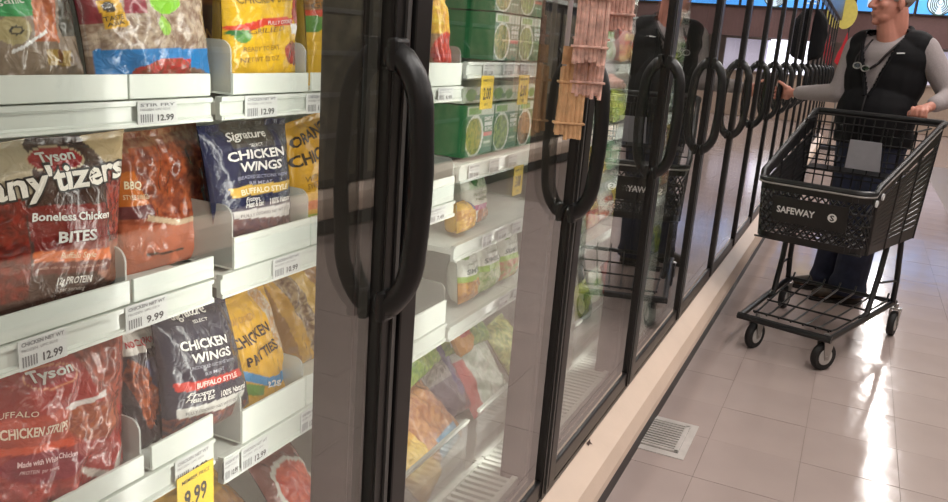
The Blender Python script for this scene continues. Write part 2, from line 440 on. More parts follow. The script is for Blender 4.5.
def make_bag(name, corners, base, art, label, cat='bag', group=None, seed=1, nu=90, nv=100, **kw):
    bag = Bag(corners, seed=seed, **kw)
    body = bag_object(name, bag, base, [a for a in art if a[0] != 't'], nu=nu, nv=nv, seed=seed)
    tag(body, label, cat, group)
    lay = 0
    for a in art:
        if a[0] == 't':
            lay += .4 if a[6] in 'ob' else 0
            bag_text(bag, a[1], a[2], a[3], a[4], a[5], a[6], body, lay)
    return body
ART = {
 'A1': (-0.35, [(0.5838, 1.2), (0.7224, 1.2), (0.7024, 1.3848), (0.5712, 1.3677)], (140, 122, 105), [
  ('p',[(0.04,1.0),(0.647,1.0),(0.541,0.526),(-0.056,0.535)],(62,160,95)),
  ('f',[(0.592,1.0),(0.84,1.0),(0.695,0.363),(0.452,0.368)],(205,120,75),(170,90,60),60),
  ('p',[(0.84,1.0),(1.0,1.0),(0.983,0.396),(0.752,0.4)],(78,75,66)),
  ('p',[(0.432,0.442),(0.419,0.414),(0.393,0.388),(0.357,0.368),(0.315,0.356),(0.272,0.352),(0.23,0.358),(0.195,0.371),(0.169,0.392),(0.155,0.418),(0.154,0.447),(0.167,0.475),(0.191,0.5),(0.225,0.519),(0.266,0.532),(0.31,0.535),(0.352,0.53),(0.389,0.517),(0.416,0.496),(0.431,0.471)],(178,165,120)),
  ('p',[(0.361,0.443),(0.356,0.434),(0.347,0.425),(0.334,0.419),(0.318,0.415),(0.302,0.413),(0.286,0.415),(0.272,0.42),(0.262,0.427),(0.257,0.435),(0.256,0.445),(0.261,0.454),(0.27,0.463),(0.283,0.469),(0.298,0.473),(0.314,0.475),(0.33,0.473),(0.344,0.468),(0.354,0.461),(0.36,0.453)],(60,60,60)),
  ('p',[(0.343,0.444),(0.34,0.438),(0.334,0.433),(0.325,0.429),(0.315,0.426),(0.304,0.426),(0.294,0.427),(0.284,0.43),(0.278,0.434),(0.274,0.439),(0.273,0.445),(0.276,0.45),(0.282,0.455),(0.291,0.459),(0.301,0.462),(0.312,0.462),(0.322,0.461),(0.332,0.459),(0.339,0.454),(0.342,0.449)],(178,165,120)),
  ('p',[(0.552,0.316),(0.802,0.311),(0.78,0.21),(0.531,0.215)],(165,135,70)),
  ('p',[(0.665,0.314),(0.704,0.313),(0.685,0.224),(0.646,0.225)],(110,70,40)),
  ('p',[(0.247,0.316),(0.518,0.416),(0.599,0.446),(0.604,0.427),(0.512,0.391),(0.26,0.297)],(240,240,238)),  # white glint on the clear film, painted into the print colour
  ('t','Organic',(0.038,0.605),(0.45,0.612),0.053,(235,232,225),'n'),
 ]),
 'A2': (-0.345, [(0.7211, 1.2), (0.9322, 1.2), (0.917, 1.4024), (0.7003, 1.3737)], (120, 95, 80), [
  ('f',[(-0.04,1.062),(1.112,1.05),(1.05,0.255),(-0.155,0.294)],(125,98,82),(178,160,140),75),
  ('p',[(0.0,1.0),(0.173,0.998),(0.105,0.506),(-0.072,0.511)],(120,30,45)),
  ('p',[(0.308,0.996),(0.473,0.993),(0.423,0.569),(0.254,0.574)],(140,40,60)),
  ('p',[(0.717,0.642),(0.708,0.615),(0.687,0.592),(0.656,0.573),(0.618,0.562),(0.578,0.559),(0.539,0.564),(0.505,0.577),(0.48,0.597),(0.465,0.621),(0.462,0.647),(0.471,0.673),(0.492,0.697),(0.521,0.715),(0.557,0.726),(0.596,0.729),(0.635,0.724),(0.67,0.712),(0.697,0.692),(0.713,0.668)],(130,195,50)),
  ('p',[(0.586,0.485),(0.581,0.465),(0.57,0.446),(0.556,0.432),(0.54,0.423),(0.522,0.42),(0.505,0.424),(0.491,0.434),(0.481,0.449),(0.475,0.468),(0.475,0.488),(0.48,0.509),(0.49,0.527),(0.503,0.541),(0.52,0.55),(0.537,0.553),(0.554,0.55),(0.568,0.54),(0.579,0.525),(0.585,0.506)],(140,190,70)),
  ('p',[(0.093,0.663),(0.231,0.672),(0.264,0.488),(0.113,0.466)],(215,165,40)),
  ('p',[(0.189,0.615),(0.186,0.603),(0.179,0.592),(0.17,0.584),(0.16,0.578),(0.149,0.577),(0.139,0.579),(0.13,0.585),(0.124,0.594),(0.121,0.605),(0.121,0.617),(0.124,0.629),(0.13,0.639),(0.139,0.648),(0.149,0.653),(0.16,0.655),(0.17,0.652),(0.179,0.647),(0.185,0.638),(0.189,0.627)],(40,30,15)),
  ('t','TASTE',(0.107,0.519),(0.235,0.535),0.033,(40,30,20),'n'),
  ('t','ASIA',(0.116,0.485),(0.23,0.502),0.026,(40,30,20),'n'),
  ('p',[(0.034,0.334),(1.026,0.317),(1.047,0.101),(0.855,0.17),(0.476,0.231),(0.249,0.142),(0.022,0.061)],(38,120,185)),
  ('f',[(0.271,0.196),(0.479,0.258),(0.746,0.25),(0.716,0.125),(0.216,0.115)],(190,50,50),(130,70,50),90),
  ('p',[(0.022,0.061),(0.249,0.142),(1.039,0.115),(1.021,-0.098),(0.006,-0.058)],(205,205,198)),
 ]),
 'A4': (-0.345, [(0.9531, 1.2), (1.1139, 1.2), (1.1441, 1.4301), (0.9586, 1.4047)], (232, 186, 38), [
  ('p',[(-0.011,0.462),(0.362,0.522),(0.82,0.513),(0.83,0.458),(0.368,0.467),(0.039,0.406)],(215,60,40)),
  ('f',[(1.159,0.555),(1.159,0.516),(1.14,0.482),(1.105,0.455),(1.056,0.438),(1.0,0.433),(0.942,0.441),(0.888,0.459),(0.843,0.488),(0.812,0.523),(0.797,0.561),(0.799,0.6),(0.817,0.634),(0.85,0.66),(0.896,0.677),(0.949,0.682),(1.005,0.675),(1.059,0.657),(1.106,0.628),(1.14,0.593)],(190,70,60),(140,45,35),110),
  ('p',[(0.783,0.472),(1.058,0.453),(1.045,0.37),(0.825,0.402)],(238,234,228)),
  ('f',[(1.023,0.259),(1.019,0.234),(0.997,0.211),(0.959,0.193),(0.908,0.182),(0.851,0.179),(0.793,0.184),(0.74,0.197),(0.697,0.217),(0.668,0.241),(0.656,0.267),(0.661,0.293),(0.682,0.315),(0.718,0.333),(0.765,0.344),(0.82,0.347),(0.877,0.342),(0.931,0.329),(0.976,0.309),(1.008,0.286)],(175,70,55),(130,45,40),110),
  ('p',[(0.204,0.395),(0.201,0.38),(0.191,0.367),(0.174,0.357),(0.153,0.35),(0.129,0.348),(0.106,0.351),(0.084,0.359),(0.067,0.37),(0.056,0.384),(0.052,0.399),(0.055,0.414),(0.065,0.427),(0.081,0.437),(0.102,0.443),(0.125,0.445),(0.148,0.442),(0.17,0.435),(0.187,0.424),(0.199,0.41)],(90,150,70)),
  ('p',[(0.126,0.418),(0.123,0.411),(0.115,0.406),(0.101,0.401),(0.084,0.399),(0.064,0.398),(0.045,0.4),(0.028,0.403),(0.014,0.408),(0.005,0.414),(0.002,0.421),(0.005,0.427),(0.014,0.432),(0.027,0.437),(0.044,0.439),(0.063,0.44),(0.082,0.438),(0.099,0.435),(0.114,0.43),(0.123,0.424)],(40,110,50)),
  ('t','CHICKEN STRIPS',(0.08,0.624),(0.785,0.63),0.055,(90,70,30),'n'),
  ('t','GRILLED',(0.164,0.41),(0.647,0.427),0.035,(120,85,40),'n'),
  ('t','READY TO EAT',(0.12,0.286),(0.579,0.296),0.035,(130,95,40),'n'),
  ('t','NET WT 22 OZ',(0.097,0.21),(0.561,0.22),0.035,(130,95,40),'n'),
  ('t','FULLY COOKED',(0.393,0.474),(0.812,0.472),0.027,(235,232,225),'n'),
 ]),
 'A5': (-0.375, [(1.2037, 1.2), (1.3427, 1.2), (1.3204, 1.4509), (1.1899, 1.4318)], (225, 180, 45), [
  ('f',[(-0.012,0.725),(0.333,0.72),(0.325,0.551),(-0.019,0.556)],(170,120,60),(120,80,40),90),
  ('p',[(-0.019,0.57),(0.978,0.557),(0.975,0.508),(-0.021,0.52)],(200,70,50)),
  ('p',[(0.147,0.468),(0.141,0.448),(0.125,0.43),(0.1,0.416),(0.07,0.407),(0.038,0.405),(0.005,0.408),(-0.024,0.418),(-0.046,0.432),(-0.06,0.451),(-0.064,0.471),(-0.058,0.49),(-0.043,0.508),(-0.019,0.522),(0.01,0.531),(0.043,0.533),(0.076,0.53),(0.105,0.52),(0.128,0.506),(0.142,0.488)],(80,140,60)),
  ('t','GRILLED',(0.024,0.583),(0.507,0.591),0.043,(80,60,30),'n'),
 ]),
 'B1': (-0.345, [(0.5526, 0.935), (0.7448, 0.935), (0.7826, 1.1613), (0.5713, 1.1583)], (70, 46, 38), [
  ('p',[(0.0,1.029),(0.321,1.026),(0.273,0.724),(-0.0,0.663)],(205,190,160)),
  ('p',[(0.655,1.026),(1.032,0.998),(1.024,0.768),(0.93,0.768),(0.785,0.851)],(196,172,130)),
  ('f',[(0.0,0.737),(0.225,0.705),(0.242,0.179),(-0.0,0.182)],(150,45,30),(95,28,22),70),
  ('f',[(1.012,0.567),(1.017,0.495),(1.011,0.43),(0.994,0.381),(0.968,0.353),(0.936,0.347),(0.902,0.364),(0.869,0.402),(0.84,0.458),(0.818,0.525),(0.805,0.596),(0.802,0.666),(0.809,0.728),(0.825,0.776),(0.849,0.805),(0.878,0.813),(0.911,0.798),(0.943,0.762),(0.973,0.708),(0.996,0.641)],(160,55,35),(100,30,25),80),
  ('f',[(1.07,0.223),(1.066,0.187),(1.044,0.158),(1.005,0.139),(0.955,0.133),(0.898,0.138),(0.841,0.156),(0.79,0.182),(0.748,0.216),(0.721,0.253),(0.709,0.291),(0.714,0.325),(0.734,0.352),(0.769,0.371),(0.815,0.379),(0.869,0.376),(0.925,0.36),(0.978,0.335),(1.023,0.301),(1.055,0.262)],(175,110,80),(130,70,50),90),
  ('p',[(0.657,0.889),(0.654,0.867),(0.63,0.846),(0.59,0.83),(0.537,0.819),(0.477,0.814),(0.417,0.817),(0.362,0.826),(0.318,0.841),(0.288,0.859),(0.275,0.88),(0.279,0.9),(0.3,0.92),(0.337,0.936),(0.386,0.948),(0.442,0.953),(0.502,0.952),(0.559,0.944),(0.607,0.93),(0.641,0.911)],(215,195,160)),
  ('p',[(0.644,0.889),(0.64,0.869),(0.618,0.851),(0.58,0.836),(0.531,0.826),(0.475,0.823),(0.419,0.825),(0.368,0.833),(0.327,0.845),(0.299,0.862),(0.287,0.88),(0.291,0.898),(0.311,0.916),(0.345,0.93),(0.391,0.94),(0.444,0.945),(0.5,0.944),(0.553,0.937),(0.597,0.925),(0.629,0.908)],(170,30,35)),
  ('t','Tyson',(0.34,0.871),(0.592,0.881),0.053,(235,232,225),'b'),
  ('t',"any'tizers",(0.017,0.705),(0.964,0.741),0.143,(30,22,20),'o'),
  ('t',"any'tizers",(0.028,0.709),(0.948,0.743),0.133,(238,232,220),'b'),
  ('p',[(0.232,0.663),(0.788,0.616),(0.85,0.333),(0.253,0.415)],(125,36,30)),
  ('t','Boneless Chicken',(0.259,0.581),(0.805,0.529),0.044,(235,232,225),'b'),
  ('t','BITES',(0.4,0.446),(0.681,0.425),0.061,(235,232,225),'b'),
  ('p',[(0.246,0.422),(0.849,0.345),(0.857,0.28),(0.248,0.363)],(222,105,28)),
  ('t','Buffalo Style',(0.425,0.356),(0.691,0.322),0.034,(240,225,190),'n'),
  ('p',[(0.248,0.363),(0.857,0.28),(0.865,0.215),(0.251,0.294)],(110,42,34)),
  ('t','with rib meat in a buffalo sauce',(0.288,0.318),(0.789,0.252),0.019,(200,160,140),'n'),
  ('t','12g PROTEIN',(0.413,0.217),(0.674,0.184),0.039,(235,232,225),'b'),
  ('t','per serving',(0.443,0.172),(0.633,0.148),0.023,(200,190,180),'n'),
 ]),
 'B2': (-0.405, [(0.8089, 0.935), (1.0087, 0.935), (0.9754, 1.1509), (0.8048, 1.145)], (150, 72, 45), [
  ('f',[(0.006,1.071),(1.162,0.98),(1.113,0.762),(-0.01,0.877)],(150,110,80),(120,60,40),60),
  ('f',[(0.149,0.894),(0.952,0.888),(1.01,0.314),(0.143,0.415)],(170,85,48),(115,48,30),60),
  ('p',[(-0.022,0.726),(0.135,0.747),(0.23,0.507),(-0.001,0.493)],(200,105,30)),
  ('t','BBQ',(0.046,0.623),(0.182,0.618),0.054,(240,220,180),'b'),
  ('t','STYLE WINGS',(0.031,0.55),(0.234,0.541),0.034,(240,220,180),'n'),
  ('p',[(-0.02,0.496),(0.249,0.497),(0.25,0.412),(-0.007,0.412)],(95,28,35)),
  ('p',[(0.183,0.429),(0.519,0.346),(0.944,0.347),(0.937,0.309),(0.513,0.303),(0.179,0.388)],(205,180,150)),
  ('p',[(0.009,0.381),(0.513,0.303),(0.985,0.31),(0.944,-0.052),(-0.019,-0.015)],(176,92,62)),
  ('p',[(0.195,0.148),(0.552,0.122),(0.551,0.107),(0.194,0.127)],(60,35,30)),
  ('p',[(0.973,0.813),(1.01,0.809),(1.011,0.194),(0.958,0.163)],(170,60,65)),
 ]),
 'B3': (-0.345, [(0.9402, 0.935), (1.1179, 0.935), (1.1176, 1.1605), (0.9134, 1.1583)], (36, 40, 72), [
  ('p',[(0.215,1.012),(0.735,1.015),(0.731,0.814),(0.237,0.821)],(64,58,52)),
  ('t','Signature',(0.2,0.879),(0.659,0.885),0.055,(235,232,225),'i'),
  ('t','SELECT',(0.406,0.824),(0.571,0.824),0.021,(235,232,225),'n'),
  ('t','CHICKEN',(0.141,0.748),(0.807,0.735),0.063,(235,232,225),'b'),
  ('t','WINGS',(0.243,0.661),(0.754,0.648),0.064,(235,232,225),'b'),
  ('t','BREADED SECTIONS WITH',(0.191,0.611),(0.819,0.585),0.025,(170,170,190),'n'),
  ('t','RIB MEAT',(0.325,0.56),(0.621,0.548),0.025,(170,170,190),'n'),
  ('p',[(0.107,0.565),(0.929,0.535),(0.874,0.466),(0.131,0.492)],(222,182,84)),
  ('t','BUFFALO STYLE',(0.202,0.504),(0.833,0.478),0.04,(245,235,200),'b'),
  ('t','Frozen',(0.231,0.45),(0.412,0.441),0.032,(235,232,225),'i'),
  ('t','Heat & Eat',(0.226,0.408),(0.459,0.398),0.043,(235,232,225),'i'),
  ('t','100% Natural',(0.536,0.395),(0.903,0.386),0.045,(235,232,225),'i'),
  ('p',[(0.118,0.394),(0.917,0.361),(0.904,0.27),(0.152,0.289)],(205,203,200)),
  ('t','FULLY COOKED NET WT 32 OZ',(0.182,0.342),(0.889,0.319),0.022,(70,70,80),'n'),
  ('f',[(-0.048,0.355),(0.933,0.258),(0.987,-0.097),(-0.093,0.09)],(100,60,60),(60,40,60),80),
 ]),
 'B4': (-0.37, [(1.1532, 0.935), (1.3097, 0.935), (1.2905, 1.1654), (1.137, 1.1415)], (226, 172, 52), [
  ('t','ORANGE',(0.038,0.793),(0.827,0.861),0.091,(60,45,25),'b'),
  ('t','CHICKEN',(0.008,0.628),(0.901,0.677),0.1,(60,45,25),'b'),
  ('t','WITH SAUCE',(0.144,0.487),(0.727,0.507),0.051,(120,90,30),'n'),
  ('t','SWEET & TANGY',(0.176,0.421),(0.724,0.439),0.051,(120,90,30),'n'),
  ('p',[(-0.014,0.319),(0.906,0.312),(0.902,0.226),(-0.019,0.24)],(225,120,60)),
  ('p',[(0.015,0.208),(1.007,0.161),(0.993,-0.166),(0.001,0.012)],(150,180,60)),
  ('p',[(0.119,0.121),(0.422,0.078),(0.415,-0.047),(0.111,-0.004)],(235,205,90)),
 ]),
 'C1': (-0.345, [(0.5369, 0.675), (0.7466, 0.675), (0.7699, 0.8948), (0.5556, 0.9011)], (160, 44, 34), [
  ('f',[(0.555,0.993),(1.081,0.999),(1.051,0.493),(0.755,0.532)],(165,75,50),(120,50,35),60),
  ('p',[(0.567,0.849),(0.565,0.828),(0.546,0.81),(0.512,0.797),(0.466,0.79),(0.414,0.79),(0.36,0.797),(0.311,0.81),(0.27,0.827),(0.242,0.847),(0.228,0.868),(0.23,0.887),(0.247,0.904),(0.278,0.917),(0.321,0.925),(0.371,0.926),(0.424,0.921),(0.475,0.909),(0.519,0.892),(0.551,0.871)],(215,140,100)),
  ('p',[(0.554,0.85),(0.552,0.832),(0.534,0.816),(0.502,0.805),(0.459,0.799),(0.411,0.8),(0.361,0.806),(0.316,0.817),(0.278,0.832),(0.252,0.849),(0.24,0.867),(0.242,0.884),(0.258,0.899),(0.287,0.91),(0.327,0.916),(0.374,0.917),(0.423,0.912),(0.47,0.902),(0.51,0.887),(0.539,0.869)],(160,32,32)),
  ('t','Tyson',(0.259,0.855),(0.54,0.849),0.058,(235,232,225),'b'),
  ('p',[(0.296,0.753),(0.296,0.744),(0.291,0.736),(0.281,0.731),(0.267,0.728),(0.25,0.728),(0.233,0.731),(0.217,0.737),(0.204,0.745),(0.194,0.754),(0.189,0.764),(0.189,0.773),(0.194,0.78),(0.204,0.786),(0.217,0.789),(0.233,0.789),(0.25,0.786),(0.267,0.78),(0.281,0.772),(0.291,0.763)],(190,110,100)),
  ('p',[(0.284,0.754),(0.284,0.748),(0.28,0.743),(0.271,0.739),(0.261,0.737),(0.248,0.737),(0.235,0.74),(0.222,0.744),(0.212,0.749),(0.204,0.756),(0.2,0.762),(0.201,0.769),(0.205,0.774),(0.213,0.778),(0.223,0.78),(0.236,0.78),(0.249,0.777),(0.262,0.773),(0.272,0.768),(0.28,0.761)],(160,44,34)),
  ('p',[(0.0,0.689),(0.498,0.653),(0.577,0.411),(0.0,0.514)],(186,66,40)),
  ('t','BUFFALO',(0.046,0.705),(0.262,0.672),0.034,(240,215,190),'n'),
  ('t','CHICKEN STRIPS',(0.058,0.596),(0.448,0.533),0.052,(240,215,190),'b'),
  ('p',[(0.0,0.553),(0.505,0.463),(0.52,0.414),(0.0,0.509)],(225,85,45)),
  ('p',[(0.586,0.308),(0.581,0.279),(0.547,0.259),(0.49,0.25),(0.415,0.253),(0.332,0.266),(0.249,0.288),(0.174,0.317),(0.113,0.35),(0.072,0.382),(0.054,0.413),(0.059,0.439),(0.087,0.458),(0.136,0.468),(0.203,0.469),(0.281,0.46),(0.364,0.44),(0.444,0.413),(0.513,0.379),(0.562,0.343)],(140,28,45)),
  ('t','Made with White Chicken',(0.142,0.416),(0.522,0.358),0.03,(240,200,200),'b'),
  ('t','PROTEIN  per serving',(0.155,0.37),(0.399,0.324),0.023,(235,190,190),'n'),
  ('f',[(0.912,0.477),(0.914,0.439),(0.891,0.408),(0.846,0.387),(0.785,0.38),(0.714,0.386),(0.641,0.403),(0.573,0.431),(0.517,0.465),(0.476,0.503),(0.455,0.541),(0.454,0.576),(0.474,0.605),(0.513,0.625),(0.568,0.634),(0.635,0.632),(0.707,0.618),(0.777,0.593),(0.84,0.559),(0.886,0.519)],(185,100,62),(140,62,40),80),
  ('p',[(0.444,0.654),(0.755,0.67),(0.742,0.644),(0.499,0.623)],(225,215,210)),  # pale glint of the crinkled film, put in as colour
  ('p',[(0.554,0.265),(0.814,0.121),(0.932,0.297),(0.909,0.133),(0.801,0.074),(0.645,0.156)],(215,205,195)),  # second painted glint, bent across the lower film
  ('f',[(0.0,0.387),(0.817,0.067),(1.009,0.239),(1.064,-0.197),(0.0,0.19)],(190,62,48),(150,40,35),60),
 ]),
 'C2': (-0.372, [(0.7819, 0.675), (0.8494, 0.675), (0.8495, 0.8717), (0.7728, 0.8717)], (58, 48, 52), [
  ('p',[(-0.307,1.007),(1.051,1.002),(0.933,0.807),(0.096,0.817)],(222,216,208)),
  ('t','NO COOKING',(0.155,0.872),(0.937,0.855),0.047,(190,40,45),'b'),
  ('f',[(0.138,0.796),(0.654,0.632),(0.882,0.286),(0.37,0.194),(0.01,0.655)],(175,85,35),(110,55,40),70),
  ('p',[(0.467,0.737),(1.112,0.753),(1.15,-0.01),(0.913,0.026),(0.886,0.327)],(62,62,92)),
 ]),
 'C3': (-0.345, [(0.8228, 0.675), (1.0154, 0.675), (0.9691, 0.8851), (0.818, 0.8882)], (52, 52, 66), [
  ('t','Signature',(0.232,0.94),(0.66,0.932),0.06,(235,232,225),'i'),
  ('t','SELECT',(0.432,0.884),(0.619,0.876),0.023,(235,232,225),'n'),
  ('t','CHICKEN',(0.158,0.731),(0.727,0.678),0.068,(235,232,225),'b'),
  ('t','WINGS',(0.242,0.621),(0.731,0.575),0.07,(235,232,225),'b'),
  ('t','UNCOOKED SECTIONS WITH',(0.212,0.571),(0.759,0.516),0.027,(175,175,185),'n'),
  ('t','RIB MEAT',(0.371,0.494),(0.619,0.479),0.027,(175,175,185),'n'),
  ('p',[(0.055,0.501),(0.87,0.413),(0.881,0.346),(0.083,0.431)],(205,62,50)),
  ('t','BUFFALO STYLE',(0.243,0.428),(0.78,0.37),0.04,(250,225,215),'b'),
  ('t','Frozen',(0.147,0.38),(0.446,0.339),0.035,(235,232,225),'i'),
  ('t','Heat & Eat',(0.142,0.335),(0.439,0.292),0.046,(235,232,225),'i'),
  ('t','100% Natural',(0.509,0.276),(0.858,0.245),0.049,(235,232,225),'i'),
  ('p',[(0.073,0.296),(0.854,0.228),(0.815,0.168),(0.685,0.153),(0.066,0.205)],(205,203,196)),
  ('t','FULLY COOKED NET WT 32 OZ',(0.134,0.235),(0.691,0.186),0.024,(80,80,85),'n'),
  ('f',[(-0.017,0.235),(0.708,0.144),(0.928,0.089),(0.837,-0.353),(-0.033,-0.038)],(140,80,60),(70,55,65),70),
 ]),
 'C4': (-0.37, [(1.0373, 0.637), (1.1639, 0.637), (1.0934, 0.8734), (0.974, 0.8618)], (230, 178, 55), [
  ('t','CHICKEN',(0.02,0.596),(0.681,0.661),0.086,(50,38,25),'b'),
  ('t','PATTIES',(0.133,0.427),(0.768,0.492),0.089,(50,38,25),'b'),
  ('t','FULLY COOKED',(0.051,0.805),(0.453,0.796),0.054,(170,120,40),'n'),
  ('f',[(0.65,1.0),(0.846,0.962),(1.124,0.287),(0.772,0.5)],(205,190,165),(190,140,80),60),
  ('p',[(0.044,0.412),(0.472,0.264),(1.012,0.255),(1.019,0.178),(0.473,0.18),(0.039,0.322)],(70,150,205)),
  ('p',[(0.026,0.297),(0.323,0.225),(0.28,0.141),(0.012,0.189)],(110,160,70)),
  ('t','22g',(0.352,0.199),(0.649,0.176),0.05,(235,232,225),'b'),
  ('t','NET WT 30 OZ',(0.171,0.092),(0.94,0.022),0.035,(150,110,30),'n'),
  ('t','KEEP FROZEN',(0.137,0.024),(0.862,-0.038),0.035,(150,110,30),'n'),
 ]),
 'C5': (-0.43, [(1.2261, 0.637), (1.4334, 0.637), (1.3659, 0.8521), (1.168, 0.8398)], (170, 125, 62), [
  ('f',[(0.054,0.983),(0.472,0.937),(0.629,0.17),(0.205,-0.052)],(190,165,120),(120,90,60),45),
  ('p',[(0.342,1.039),(0.569,0.993),(0.787,0.234),(0.648,0.045)],(222,180,70)),
  ('p',[(-0.0,1.0),(0.141,0.976),(0.417,0.01),(0.205,-0.052)],(215,165,60)),
 ]),
}
# ================================================================ the room
def structure(o): o['kind'] = 'structure'; return o

def tile_mat(name):
    m = mat(name, (180, 163, 157), .16, var=.05, vscale=3.0)
    nt = m.node_tree; b = nt.nodes['Principled BSDF']
    tc = nt.nodes.new('ShaderNodeNewGeometry')
    def noise(sc, det=3):
        n = nt.nodes.new('ShaderNodeTexNoise'); n.inputs['Scale'].default_value = sc; n.inputs['Detail'].default_value = det
        nt.links.new(tc.outputs['Position'], n.inputs['Vector']); return n
    a = noise(9); c = noise(2.2)
    ad = nt.nodes.new('ShaderNodeMath'); ad.operation = 'ADD'
    nt.links.new(a.outputs['Fac'], ad.inputs[0]); nt.links.new(c.outputs['Fac'], ad.inputs[1])
    bp = nt.nodes.new('ShaderNodeBump'); bp.inputs['Strength'].default_value = .06; bp.inputs['Distance'].default_value = .02
    nt.links.new(ad.outputs[0], bp.inputs['Height']); nt.links.new(bp.outputs['Normal'], b.inputs['Normal'])
    r = nt.nodes.new('ShaderNodeMapRange'); r.inputs['To Min'].default_value = .07; r.inputs['To Max'].default_value = .17
    nt.links.new(c.outputs['Fac'], r.inputs['Value']); nt.links.new(r.outputs[0], b.inputs['Roughness'])
    return m
M['tile'] = tile_mat('waxed_vinyl_tile')
M['grout'] = mat('tile_joint', (128, 112, 105), .5)

floor = MB().box(-1.3, 6.2, -3.0, 23.0, -.12, -.004).build('floor', M['tile'], origin=(0, 0, 0))
structure(floor)
joint = MB().box(.0, 2.44, .0, 13.5, -.006, -.0025).build('joint_bed', M['grout'], floor)
# vinyl tiles, 12 inch; joints at X = 0.224 and 0.529 as seen, rows every 0.305
T = .3048
tmb = MB().box(-T/2+.0008, T/2-.0008, -T/2+.0008, T/2-.0008, -.003, 0)
tm = None
DRAIN = (.018, .168, 2.565, 2.853)
rng = random.Random(3)
for j in range(1, 44):
    for i in range(8):
        x0 = .224-T*1+i*T; y0 = 2.476-8*T+j*T
        if x0+T > 2.45 or y0 > 13.2: continue
        if i >= 5 and j > 20: continue
        if i >= 6 and j < 3: continue
        if tm is None:
            o = tmb.build('tile', M['tile'], floor); tm = o.data
        else:
            o = bpy.data.objects.new('tile', tm); COL.objects.link(o); o.parent = floor
        o.location = (x0+T/2, y0+T/2, rng.uniform(-.0004, .0004))

M['ceiling'] = mat('ceiling_tile', (225, 225, 222), .8)
M['wall'] = mat('tan_wall', (176, 156, 140), .7)
M['brownwall'] = mat('brown_wall', (106, 78, 76), .6)
structure(MB().box(-1.3, 6.2, -3.0, 23.0, CEIL_H, CEIL_H+.1).build('ceiling', M['ceiling']))
structure(MB().box(-1.4, -1.3, -3.0, 23.0, -.1, CEIL_H).build('wall_left', M['wall']))
structure(MB().box(6.2, 6.3, -3.0, 23.0, -.1, CEIL_H).build('wall_right', M['wall']))
structure(MB().box(-1.3, 6.2, 23.0, 23.1, -.1, CEIL_H).build('wall_far', M['wall']))
structure(MB().box(-1.3, 6.2, -3.1, -3.0, -.1, CEIL_H).build('wall_near', M['wall']))

# ---- ceiling fixtures: a row of tube lights along the aisle, two more rows over the neighbouring aisles
M['fixture'] = mat('white_fixture', (235, 235, 235), .5)
M['tubeglow'] = mat('tube_glow', (255, 255, 255), .5, emit=(255, 246, 238), estr=4.0)
def ceiling_light(x, y, first):
    t = empty('ceiling_light', (x, y, CEIL_H-.14))
    tag(t, ['white tube light fixture hanging over the middle of the freezer aisle',
            'white tube light fixture hanging beyond the opposite freezer case'][first], 'light', 'ceiling tube lights')
    z = CEIL_H-.14
    MB().box(x-.07, x+.07, y-.62, y+.62, z+.03, z+.09, .01).build('housing', M['fixture'], t)
    for yy in (y-.49, y+.49): MB().box(x-.01, x+.01, yy-.01, yy+.01, z+.09, z+.14).build('hanger', M['fixture'], t)
    MB().tube([(x, y-.6, z+.012), (x, y+.6, z+.012)], .018, 10).build('tube', M['tubeglow'], t)
    L = bpy.data.lights.new('tube_light', 'AREA'); L.shape = 'RECTANGLE'; L.size = .10; L.size_y = 1.2
    L.energy = CEIL_POWER; L.color = (1.0, .955, .92)
    lo = bpy.data.objects.new('tube_light', L); COL.objects.link(lo); lo.parent = t; lo.location = (0, 0, -.012)
for k in range(15): ceiling_light(1.42, -1.2+1.5*k, 0)
for k in range(8): ceiling_light(4.6, -.5+2.7*k, 1)

# ================================================================ the freezer row
J0, JP = .905, .75          # joints between doors
ND = 17                     # doors that follow joint 0
DTOP = 1.95
def J(n): return J0+JP*n
case = empty('freezer_case', (-.5, 6.5, 0))
tag(case, 'long upright freezer case with black framed glass doors and a cream bumper', 'freezer')
Y0 = J(-2)+.0
YE = J(ND)
MB().box(-1.08, -1.02, Y0, YE, 0, 2.25).build('back_panel', M['case'], case)
MB().box(-1.02, -.02, Y0, YE, .12, .2).build('case_floor', M['case'], case)
MB().box(-1.02, -.03, Y0, YE, 2.0, 2.25).build('case_roof', M['case'], case)
MB().box(-.05, .03, Y0, YE, DTOP+.005, 2.25).build('header', M['black'], case)
MB().box(-1.08, .0, YE, YE+.05, 0, 2.25).build('end_panel', M['cream'], case)
MB().box(-1.08, .0, Y0-.05, Y0, 0, 2.25).build('end_panel', M['cream'], case)
MB().prism([(-.03, .19), (-.03, .285), (.0, .285), (.055, .248), (.07, .205), (.07, .178), (.045, .172), (.02, .19)], 'y', Y0, YE).build('bumper', M['cream'], case)
MB().box(-.06, .022, Y0, YE, 0, .19).build('kick_plate', M['kick'], case)
MB().box(-.06, -.002, Y0, YE, .286, .298).build('sill', M['black'], case)
# chip of bare metal on the bumper edge
MB().add([(.001, 1.955, .2862), (.009, 1.95, .2815), (.008, 1.965, .2823), (.014, 1.972, .2785), (.006, 1.975, .2835), (.002, 1.985, .286)], [(0, 1, 2, 5), (2, 3, 4), (2, 4, 5)]).build('chip', mat('rust_chip', (70, 45, 38), .7), case)
# air grille behind the doors: frame plus slots
for n in range(-1, 4):
    a, b = J(n-1)+.004, J(n)-.004
    g = MB().box(-.175, -.165, a, b, .30, .335).box(-.075, -.06, a, b, .30, .335).box(-.17, -.06, a, a+.012, .30, .33).box(-.17, -.06, b-.012, b, .30, .33).build('air_grille', M['shelf'], case)
    m = 30
    for k in range(m):
        y = a+.03+(b-a-.06)*k/(m-1)
        MB().box(-.165, -.075, y-.0055, y+.0055, .312, .33).build('slat', M['shelf'], g)
    MB().box(-.21, -.06, a, b, .2, .215).build('duct', M['mullion'], g)
